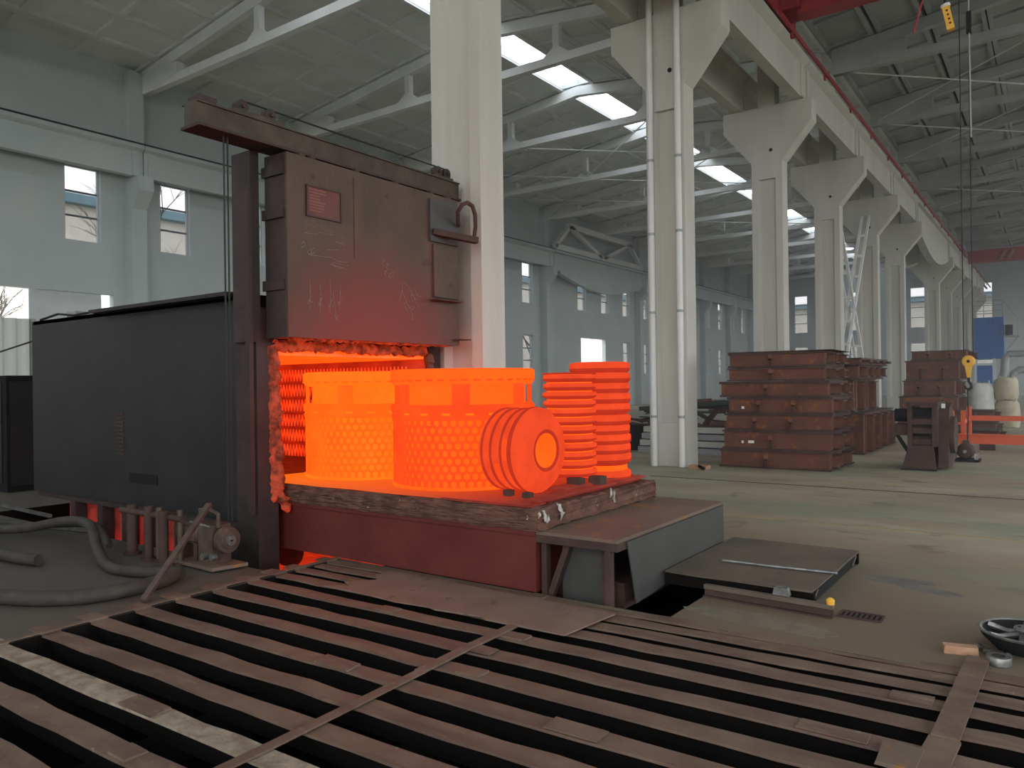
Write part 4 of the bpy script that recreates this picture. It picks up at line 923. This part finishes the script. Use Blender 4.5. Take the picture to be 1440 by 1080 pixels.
# crusher-like machine with splayed foot
t = thing('old_machine', 'squat brown foundry machine with splayed foot plate and belt guard', 'machine', (-2, 15.9, 0))
m = MB(); m.prism([(-2.36, 0), (-1.79, 0), (-1.84, .43), (-2.24, .43)], 'y', 15.45, 15.52); m.build('foot_plate', M_RUSTD, t)
MB().box(-2.36, -1.79, 15.42, 15.5, 0, .03).build('foot_edge', M_BLACK, t)
MB().box(-2.22, -1.86, 15.52, 16.5, 0, .45).build('pedestal', M_RUSTD, t)
MB().box(-2.26, -2.18, 15.5, 16.5, .43, 1.16).build('cheek', M_RUSTD, t); MB().box(-1.86, -1.78, 15.5, 16.5, .43, 1.16).build('cheek', M_RUSTD, t)
MB().box(-2.18, -1.86, 15.66, 16.4, .43, 1.10).build('chamber', M_BLACK, t)
for z in (.46, .66, .82): MB().prism([(15.54, z), (15.66, z + .08), (15.66, z + .14), (15.54, z + .1)], 'x', -2.18, -1.86).build('front_slat', M_RUSTD, t)
MB().box(-2.28, -1.76, 15.48, 16.5, 1.16, 1.22).build('top_plate', M_RUSTD, t)
MB().prism([(-2.24, 1.22), (-1.80, 1.22), (-1.74, 1.30), (-2.32, 1.30)], 'y', 15.6, 16.3).build('hopper', M_RUST, t)
MB().prism([(15.6, .05), (16.6, .05), (16.5, .9), (16.2, 1.2), (15.8, 1.1)], 'x', -1.78, -1.62).build('belt_guard', M_RUSTD, t)
MB().cyl((-1.62, 16.05, .62), (-1.54, 16.05, .62), .34, 24).build('flywheel', M_RUSTD, t)
MB().box(-2.50, -2.28, 15.6, 16.1, .62, .82).build('gear_box', M_RUSTD, t); MB().bar((-2.46, 15.7, .62), (-2.22, 15.7, .22), .06, .06).build('strut', M_BLACK, t)
MB().cyl((-2.50, 15.8, .98), (-2.28, 15.8, .98), .12, 16).build('side_drum', M_BLACK, t)
MB().box(-1.72, -1.66, 15.59, 15.6, 1.12, 1.20).build('tag_plate', M_PAPER, t)
t = thing('spare_motor', 'dusty electric motor on a base plate on the floor beside the machine', 'motor', (-1.5, 17.6, 0))
MB().box(-1.76, -1.28, 17.4, 17.85, 0, .05).build('base_plate', M_BLACK, t)
MB().lathe([(.02, -.2), (.12, -.19), (.15, -.14), (.155, .14), (.12, .19), (.02, .2)], 24, Matrix.Translation((-1.52, 17.6, .21)) @ Matrix.Rotation(PI / 2, 4, 'X')).build('housing', M_RUSTD, t)
for k in range(12):
    a = k * PI / 6; MB().bar((-1.52 + .155 * math.cos(a), 17.47, .21 + .155 * math.sin(a)), (-1.52 + .155 * math.cos(a), 17.73, .21 + .155 * math.sin(a)), .012, .012).build('cooling_fin', M_MOTOR, t)
MB().cyl((-1.52, 17.3, .21), (-1.52, 17.42, .21), .03, 10).build('shaft', M_CAST, t); MB().box(-1.58, -1.46, 17.52, 17.68, .35, .42).build('terminal_box', M_MOTOR, t)
for x in (-1.72, -1.34): MB().box(x - .03, x + .03, 17.46, 17.74, .05, .16).build('foot', M_CAST, t)
# orange frames
t = thing('orange_frame', 'low orange red steel frame of two long beams on the floor', 'frame', (-.6, 20.5, 0))
MB().box(-1.99, 1.2, 20.45, 20.6, .14, .33).build('lower_beam', M_ORANGE, t); MB().box(-1.99, 1.2, 20.40, 20.65, .33, .36).build('beam_flange', M_ORANGE, t)
MB().box(-1.8, 1.2, 22.0, 22.1, .60, .72).build('upper_rail', M_ORANGE, t); MB().box(-1.88, -1.78, 21.95, 22.1, 0, .95).build('post', M_ORANGE, t)
MB().bar((-2.05, 20.52, .9), (-1.96, 20.52, .02), .09, .08).build('post', M_ORANGE, t); MB().box(-1.87, -1.78, 20.5, 20.6, .33, .9).build('post', M_ORANGE, t)
MB().bar((-1.83, 20.6, .62), (-1.83, 22.0, .66), .06, .08).build('cross_rail', M_ORANGE, t); MB().bar((-2.02, 20.54, .6), (-1.80, 20.54, .6), .05, .06).build('cross_rail', M_ORANGE, t)
for x in (-1.5, -.3, .9): MB().box(x, x + .3, 20.42, 20.62, 0, .14).build('skid', M_RUSTD, t)
# crane hook block and its ropes
t = thing('crane_hook', 'yellow crane hook block hanging on twin ropes above the boxes', 'hook', (-1.535, 18.5, 1.5))
MB().lathe([(.01, -.05), (.10, -.045), (.125, -.02), (.125, .02), (.10, .045), (.01, .05)], 24, Matrix.Translation((-1.535, 18.5, 2.0)) @ Matrix.Rotation(PI / 2, 4, 'X')).build('block', M_YELLOW, t)
MB().prism([(-1.60, 1.9), (-1.47, 1.9), (-1.50, 1.66), (-1.56, 1.66)], 'y', 18.46, 18.54).build('cheek', M_YELLOW, t)
MB().cyl((-1.535, 18.44, 2.0), (-1.535, 18.46, 2.0), .03, 12).build('pin', M_BLACK, t)
MB().tube([(-1.53, 18.5, 1.68), (-1.53, 18.5, 1.58), (-1.49, 18.5, 1.52), (-1.49, 18.5, 1.45), (-1.54, 18.5, 1.41), (-1.59, 18.5, 1.44), (-1.6, 18.5, 1.49)], [.03, .028, .03, .032, .03, .022, .012], 8).build('hook', M_BLACKRUB, t)
for x in (-1.62, -1.45): MB().tube([(x, 18.5, 2.02), (x, 18.5, 10.3)], .011, 6).build('rope', M_BLACKRUB, t)
t = thing('load_sling', 'black sling rope hanging straight below the yellow hook', 'sling', (-1.56, 18.5, .4))
MB().tube([(-1.56, 18.5, 1.43), (-1.55, 18.5, .9), (-1.57, 18.5, .35), (-1.62, 18.5, .28)], .014, 6).build('rope', M_BLACKRUB, t)
# cranes
t = thing('near_crane', 'red overhead crane bridge close above at the picture top', 'crane', (-5, 18.6, 10.1))
MB().box(-4.9, 12, 18.55, 19.05, 10.25, 11.15).build('bridge_girder', M_RED, t); MB().box(-5.62, -5.22, 16.2, 19.6, 10.15, 10.55).build('end_carriage', M_RED, t)
MB().box(-5.30, -4.8, 18.4, 19.2, 10.35, 10.75).build('girder_seat', M_RED, t); MB().box(-5.5, -5.3, 18.9, 19.4, 9.90, 10.15).build('buffer', M_BLACK, t)
MB().box(-2.0, -1.1, 18.3, 19.2, 11.15, 11.6).build('trolley', M_RED, t); MB().box(-1.75, -1.3, 18.3, 18.54, 10.3, 11.2).build('hoist_drum', M_BLACK, t)
t = thing('far_crane', 'red overhead crane bridge with striped panel far down the aisle', 'crane', (3, 60, 9.2))
MB().box(-4.9, 12.5, 59.6, 60.3, 9.35, 10.15).build('bridge_girder', M_RED, t); MB().box(-5.62, -5.2, 58.4, 61.6, 10.14, 10.5).build('end_carriage', M_RED, t)
for k in range(4): MB().prism([(-3.3 + k * .22, 9.45), (-3.2 + k * .22, 9.45), (-2.9 + k * .22, 10.0), (-3.0 + k * .22, 10.0)], 'y', 59.585, 59.6).build('warning_stripe', M_YLINE if k % 2 else M_BLACK, t)
t = thing('crane_pendant', 'yellow pendant control hanging on cables near the crane', 'pendant', (-1.17, 12, 6.3))
MB().bar((-1.205, 12, 6.72), (-1.145, 12, 6.40), .10, .09).build('body', M_YELLOW, t); MB().cyl((-1.215, 12, 6.76), (-1.205, 12, 6.72), .06, 12).build('tape_wrap', M_BAG, t)
for k in range(4): MB().cyl((-1.19 + k * .013, 11.945, 6.66 - k * .06), (-1.19 + k * .013, 11.96, 6.66 - k * .06), .014, 8).build('button', M_BLACK, t)
MB().tube([(-1.215, 12, 6.75), (-1.24, 12, 8.5), (-1.3, 12.2, 11.5)], .018, 6).build('cable', M_BLACKRUB, t)
t = thing('hanging_cable', 'thin red and grey cable dangling from the crane beside the pendant', 'cable', (-1.6, 12, 6.3))
MB().tube([(-1.52, 12, 7.4), (-1.49, 12, 6.9), (-1.60, 12, 6.48)], .012, 6).build('tail', M_RED, t); MB().tube([(-1.52, 12, 7.4), (-1.5, 12, 9), (-1.5, 12, 11.5)], .012, 6).build('cable', M_BLACKRUB, t)
t = thing('hanging_cable', 'long pale vertical cable with clamp hanging in the outer aisle', 'cable', (-.95, 12.6, 5))
MB().tube([(-.97, 12.4, 11.5), (-.97, 12.4, 6.9), (-.96, 12.4, 5.0)], .010, 6).build('cable', M_GREYPIPE, t); MB().box(-1.0, -.94, 12.37, 12.43, 6.45, 6.75).build('clamp', M_BLACK, t)
# blue dust collector
t = thing('dust_collector', 'tall blue dust collector cabinet with railing on top', 'machine', (-3.7, 58, 0))
MB().box(-4.50, -2.85, 58, 59.8, 2.9, 5.55).build('upper_cabinet', M_BLUE, t)
for k in range(8): MB().box(-4.45 + k * .21, -4.40 + k * .21, 57.96, 58, 2.95, 5.5).build('rib', M_BLUE, t)
MB().box(-4.35, -3.5, 58.1, 59.6, 1.2, 2.45).build('lower_cabinet', M_BLUE, t)
for x in (-4.5, -3.45, -2.95): MB().box(x, x + .12, 58, 58.12, 0, 2.9).build('leg', M_WFRAME if x < -3 else M_BLUE, t)
MB().box(-4.5, -3.4, 57.95, 58.05, 2.45, 2.6).build('white_beam', M_WFRAME, t)
for z in (5.95, 6.3, 6.6): MB().box(-4.5, -2.9, 57.98, 58.02, z, z + .04).build('railing', M_GREYPIPE, t)
for x in (-4.48, -3.95, -3.4, -2.92): MB().box(x, x + .04, 57.98, 58.02, 5.55, 6.62).build('railing_post', M_GREYPIPE, t)
MB().box(-2.85, -2.0, 57.6, 58.6, 4.25, 4.32).build('side_platform', M_GREYPIPE, t)
MB().bar((-2.05, 58, 4.3), (-2.80, 58, 3.3), .06, .06).build('platform_strut', M_GREYPIPE, t)
for x in (-2.1, -2.8): MB().box(x, x + .04, 57.6, 57.64, 4.3, 5.4).build('railing_post', M_GREYPIPE, t)
MB().bar((-2.08, 57.62, 5.35), (-2.9, 57.62, 6.6), .04, .04).build('railing', M_GREYPIPE, t)
MB().cyl((-2.6, 57.8, 4.32), (-2.6, 57.8, 5.0), .25, 14).build('fan_motor', M_BLACK, t)
for i, (pts, lab) in enumerate((([(-2.75, 50, 1.2), (-2.6, 50, 1.5), (-2.45, 50, 2.0), (-2.4, 50, 2.7), (-2.25, 50, 2.95), (-.5, 50, 2.95)], 'grey elbow duct running from the dust collector'), ([(-2.0, 48, .4), (-2.0, 48, 1.6), (-1.9, 48, 1.9), (-1.7, 48, 2.05), (0, 48, 2.05)], 'lower grey elbow duct beside the big bags'))):
    t = thing('air_duct', lab, 'duct', pts[0], 'grey air ducts'); MB().tube(pts, .19, 14).build('duct', M_GREYPIPE, t)
    for p in pts[1:-1]: MB().tube([Vector(p) + Vector((0, 0, -.03)), Vector(p) + Vector((0, 0, .03))], .22, 14).build('flange', M_GREYPIPE, t)
def bag(x, y, z0, z1, r, m_, lab, seed):
    t = thing('bulk_bag', lab, 'bag', (x, y, z0), 'bulk bags')
    h = z1 - z0; o = MB().lathe([(.01, z0), (r * .9, z0), (r * 1.02, z0 + h * .25), (r, z0 + h * .6), (r * .93, z0 + h * .85), (r * .7, z0 + h * .97), (.01, z1)], 18, Matrix.Translation((x, y, 0))).build('sack', m_, t); jitter_mesh(o, .03, seed)
    for k in range(4):
        a = k * PI / 2 + .7; MB().tube([(x + r * .8 * math.cos(a), y + r * .8 * math.sin(a), z1 - h * .15), (x + r * .8 * math.cos(a + .2), y + r * .8 * math.sin(a + .2), z1 + .06), (x + r * .7 * math.cos(a + .5), y + r * .7 * math.sin(a + .5), z1 - h * .1)], .015, 5).build('loop', m_, t)
bag(-1.43, 30.4, 0, .92, .38, M_BAGT, 'tan bulk bag standing on the floor under another bag', 1); bag(-1.45, 30.4, .93, 1.66, .36, M_BAGT, 'tan bulk bag stacked on top of the other tan bag', 2); bag(-2.15, 30.3, .0, 1.50, .40, M_BAG, 'crumpled white bulk bag below the blue dust collector', 3)

# behind the second column: frames, beams, scrap
t = thing('steel_trestle', 'dark green steel trestle with diagonal legs on the sleeper pile', 'trestle', (-7, 16.85, .628))
MB().bar((-8.2, 16.75, 1.02), (-5.75, 16.75, 1.20), .14, .10).build('top_beam', M_GREEN, t); MB().bar((-8.2, 17.0, .98), (-5.75, 17.0, 1.16), .12, .10).build('top_beam', M_GREEN, t)
MB().bar((-6.62, 16.85, .66), (-6.26, 16.85, 1.10), .12, .10).build('diagonal_leg', M_RUSTD, t); MB().bar((-6.95, 16.85, 1.02), (-6.52, 16.85, .78), .10, .08).build('diagonal_leg', M_GREEN, t); MB().box(-6.85, -6.1, 16.7, 17.0, .628, .665).build('foot', M_RUSTD, t)
MB().bar((-8.0, 16.85, .66), (-7.6, 16.85, 1.02), .12, .10).build('diagonal_leg', M_RUSTD, t); MB().box(-8.1, -7.3, 16.7, 17.0, .628, .665).build('foot', M_RUSTD, t)
for i in range(4):
    z = .001 + i * .16; t = thing('concrete_beam', 'pale concrete sleeper beam in the pile beside the box stack, %s' % ('bottom', 'second', 'third', 'top')[i], 'beam', (-6.2, 17.2, z), 'pile of sleeper beams')
    MB().box(-8.2 + .05 * i, -5.45, 16.6, 17.1, z, z + .13).build('beam', M_CONC if i % 2 else M_GREYPIPE, t); MB().box(-7.2, -7.1, 16.7, 17.0, z + .13, z + .158).build('spacer', M_RUSTD, t)
o = MB().box(-5.72, -5.38, 13.72, 13.95, 0, .07).build('timber_offcut', M_BRICK); tag(o, 'small brown timber offcut on the floor at the second column foot', 'offcut')
o = MB().bar((-5.52, 13.70, .075), (-5.40, 13.68, .02), .04, .05).build('iron_clip', M_BLACK); tag(o, 'little black iron clip on the timber offcut', 'clip')
def scrap_pile(x, y, w, d, h, n, seed, lab):
    t = thing('scrap_pile', lab, 'scrap', (x, y, 0)); rnd = random.Random(seed)
    for k in range(n):
        f = k / n; z = h * f; s = 1 - .6 * f; a = (x + rnd.uniform(-w, w) * s * .5, y + rnd.uniform(-d, d) * s * .5, z + .04); L = rnd.uniform(.4, 1.1) * w * .45; th = rnd.uniform(-.5, .5)
        b = (a[0] + L * math.cos(th), a[1] + L * math.sin(th), max(.03, z + rnd.uniform(-.12, .14)))
        MB().bar(a, b, rnd.uniform(.05, .22), rnd.uniform(.03, .10)).build('scrap_piece', rnd.choice((M_RUSTD, M_RUST, M_BLACK, M_GREEN)), t)
scrap_pile(-9.0, 18.2, 2.2, 1.5, .75, 22, 2, 'dark heap of steel scrap behind the hot ribbed cylinders')
scrap_pile(-11.5, 26.5, 4.2, 2, .95, 26, 5, 'far scrap heap behind the trestle, by the wall windows')
o = MB().box(-9.0, -8.25, 16.9, 17.6, 0, .62).build('scrap_bin', M_BLACK); tag(o, 'dark steel scrap bin beside the scrap heap', 'bin')

# ------------------------------------------------------------------ left of the furnace
t = thing('switch_cabinet', 'dark switch cabinet standing past the furnace back end', 'cabinet', (-14.2, 5.4, 0))
MB().box(-15.2, -13.85, 5.3, 6.1, 0, 1.9).build('body', M_BLACK, t); MB().box(-13.85, -13.83, 5.35, 6.05, .1, 1.8).build('door', M_DARK, t); MB().box(-15.0, -14.0, 5.28, 5.3, .15, 1.8).build('door', M_DARK, t)
t = thing('corrugated_screen', 'pale corrugated sheet screen beyond the furnace end', 'screen', (-21, 8, .6))
m = MB(); pts = []
for k in range(29):
    y = 6.6 + k * .075; pts.append((y, -21.0 + (.03 if k % 4 in (1, 2) else -.03)))
vs = [(x, y, .72) for y, x in pts] + [(x, y, 3.45) for y, x in pts]; n_ = len(pts)
m.add(vs, [(i, i + 1, n_ + i + 1, n_ + i) for i in range(n_ - 1)]); o = m.build('sheet', M_SHEET, t); md = o.modifiers.new('thick', 'SOLIDIFY'); md.thickness = .01
MB().box(-20.93, -20.88, 6.6, 8.7, 1.72, 1.80).build('rail', M_GREYPIPE, t); MB().box(-20.93, -20.80, 6.6, 8.7, .66, .74).build('rail', M_SHEET, t)
for y in (6.65, 8.65): MB().box(-21.0, -20.92, y - .05, y + .05, 0, 3.45).build('post', M_GREYPIPE, t)
t = thing('cable_run', 'black cables and clips lying along the furnace roof edge', 'cable', (-9, 4.8, 2.62))
MB().tube([(-11.4, 4.80, 2.62), (-11.0, 4.85, 2.68), (-10.5, 4.83, 2.63), (-10.0, 4.9, 2.66), (-9.6, 4.95, 2.62), (-8.2, 4.9, 2.66), (-7.0, 4.9, 2.66), (-6.8, 4.78, 2.70)], .016, 6).build('cable', M_BLACKRUB, t); MB().box(-10.75, -10.5, 4.85, 5.0, 2.6, 2.69).build('junction_box', M_GREYPIPE, t)
t = thing('wall_cable', 'thin black cable sagging from the furnace end to the corrugated screen', 'cable', (-12, 4.8, 2.2))
MB().tube([(-11.55, 4.8, 2.35), (-13, 4.85, 2.22), (-15.5, 5.0, 2.05)], .012, 6).build('cable', M_BLACKRUB, t)
def hose(name, pts, r, lab, grp=None, m_=None):
    P = [Vector(p) for p in pts]; Q = []
    for i in range(len(P) - 1):
        p0, p1, p2, p3 = P[max(i - 1, 0)], P[i], P[i + 1], P[min(i + 2, len(P) - 1)]
        for k in range(6):
            u = k / 6; Q.append(.5 * ((2 * p1) + (p2 - p0) * u + (2 * p0 - 5 * p1 + 4 * p2 - p3) * u * u + (3 * p1 - p0 - 3 * p2 + p3) * u ** 3))
    Q.append(P[-1]); o = MB().tube(Q, r, 12).build(name, m_ or M_RUBBER); return tag(o, lab, 'hose', grp)
hose('rubber_hose', [(-7.6, 2.2, .06), (-6.9, 2.42, .06), (-6.4, 2.62, .06), (-6.12, 2.86, .06), (-6.04, 3.15, .06), (-6.06, 3.42, .06), (-6.16, 3.62, .06)], .06, 'thick rubber hose looping along the floor beside the grate', 'rubber hoses')
hose('rubber_hose', [(-9.6, 3.1, .06), (-8.7, 3.12, .06), (-8.0, 3.19, .06), (-7.8, 3.24, .06)], .055, 'short thick hose with a cut end on the floor by the loop', 'rubber hoses')
hose('rubber_hose', [(-10.5, 3.5, .05), (-9.4, 3.7, .12), (-8.6, 3.84, .26), (-8.0, 3.8, .28), (-7.6, 3.68, .12), (-7.1, 3.52, .05), (-6.7, 3.5, .05), (-6.2, 3.72, .05)], .05, 'humped hose rising off the floor toward the furnace pipes', 'rubber hoses')
hose('rubber_hose', [(-11.0, 3.9, .05), (-9.8, 3.95, .08), (-9.0, 4.0, .16), (-8.4, 4.05, .2), (-7.9, 3.95, .06)], .035, 'thin hose behind the humped hose', 'rubber hoses')
t = thing('burner_pipes', 'group of upright rusty pipes in front of the furnace sump', 'pipes', (-6.8, 3.8, 0))
for x, y, h, r_, m_ in ((-7.55, 4.0, .50, .05, M_RUSTD), (-7.15, 3.95, .52, .04, M_RUSTD), (-7.0, 3.97, .52, .03, M_MOTOR), (-6.86, 3.93, .5, .045, M_RUSTD), (-6.66, 3.98, .52, .025, M_MOTOR)):
    MB().cyl((x, y, 0), (x, y, h), r_, 12).build('pipe', m_, t); MB().cyl((x, y, 0), (x, y, .03), r_ * 1.7, 12).build('pipe_flange', M_RUSTD, t)
MB().tube([(-7.7, 3.97, .44), (-6.6, 3.97, .44)], .03, 10).build('header_pipe', M_RUSTD, t)
o = MB().bar((-5.76, 3.13, .02), (-6.27, 4.03, .60), .05, .03).build('leaning_bar', M_MOTOR); tag(o, 'flat steel bar leaning from the grate edge against the winch', 'bar')
t = thing('winch', 'dusty chain winch with flanged gear motor beside the furnace jamb', 'winch', (-6.5, 4.15, 0))
MB().prism([(-7.05, 3.98), (-6.13, 3.96), (-6.06, 4.28), (-7.0, 4.30)], 'z', .02, .05).build('shelf', M_PLATE, t)
for x in (-6.95, -6.2): MB().box(x, x + .06, 4.02, 4.26, 0.0, .02).build('shelf_foot', M_BLACK, t)
TM = Matrix.Translation((-6.18, 4.14, .27)) @ Matrix.Rotation(PI / 2, 4, 'Y')
MB().lathe([(.01, .06), (.075, .06), (.08, .05), (.115, .045), (.12, .03), (.12, -.02), (.075, -.03), (.075, -.06), (.01, -.06)], 28, TM).build('gear_flange', M_MOTOR, t)
MB().lathe([(.01, .082), (.045, .08), (.05, .06), (.01, .06)], 20, TM).build('flange_boss', M_CAST, t)
MB().lathe([(.01, .2), (.095, .19), (.105, .15), (.105, -.15), (.08, -.2), (.01, -.21)], 24, Matrix.Translation((-6.68, 4.14, .30)) @ Matrix.Rotation(PI / 2, 4, 'Y')).build('motor_body', M_MOTOR, t)
for k in range(10):
    a = k * PI / 5; MB().bar((-6.80, 4.14 + .105 * math.cos(a), .30 + .105 * math.sin(a)), (-6.56, 4.14 + .105 * math.cos(a), .30 + .105 * math.sin(a)), .012, .014).build('motor_fin', M_MOTOR, t)
MB().box(-6.48, -6.26, 4.05, 4.24, .05, .40).build('gear_case', M_MOTOR, t)
MB().tube([(-6.50, 4.1, .42), (-6.52, 4.1, .52), (-6.36, 4.1, .53), (-6.24, 4.1, .50), (-6.24, 4.1, .38)], .02, 8).build('lifting_frame', M_MOTOR, t)
MB().tube([(-6.62, 4.06, .40), (-6.3, 4.06, .385)], .014, 8).build('tie_rod', M_CAST, t)
for x in (-6.8, -6.58): MB().box(x, x + .06, 4.06, 4.22, .05, .21).build('motor_foot', M_RUSTD, t)
for k, (x, y) in enumerate(((-6.35, 4.0), (-6.24, 4.02))): MB().cyl((x, y, .12), (x, y + .05, .12), .03, 10).build('pinion', M_CAST, t)
for i, (a, b) in enumerate((((-10.6, 4.0, .03), (-9.0, 4.35, .03)), ((-12.2, 4.6, .03), (-10.6, 4.55, .03)), ((-11.6, 3.4, .02), (-8.9, 3.3, .10)))):
    o = MB().bar(a, b, .04, .04).build('loose_rod', M_CAST); tag(o, ('pale steel rod on the floor below the furnace vents', 'pale steel rod on the floor near the furnace back end', 'long thin rod lying across the hoses')[i], 'rod', 'loose steel rods')

# thin workshop haze filling the hall
hm = bpy.data.materials.new('workshop_haze'); hm.use_nodes = True; hn = hm.node_tree.nodes; hn.clear()
hv = hn.new('ShaderNodeVolumeScatter'); hv.inputs['Color'].default_value = (.97, .98, 1, 1); hv.inputs['Density'].default_value = .0040
ho = hn.new('ShaderNodeOutputMaterial'); hm.node_tree.links.new(hv.outputs[0], ho.inputs['Volume'])
hz = MB().box(XL + .01, XR - .01, 8.6, Y1 - .03, .02, 12.5).build('haze', hm); hz['kind'] = 'stuff'; hz['label'] = 'thin grey haze hanging in the hall beyond the furnace'; hz['category'] = 'haze'
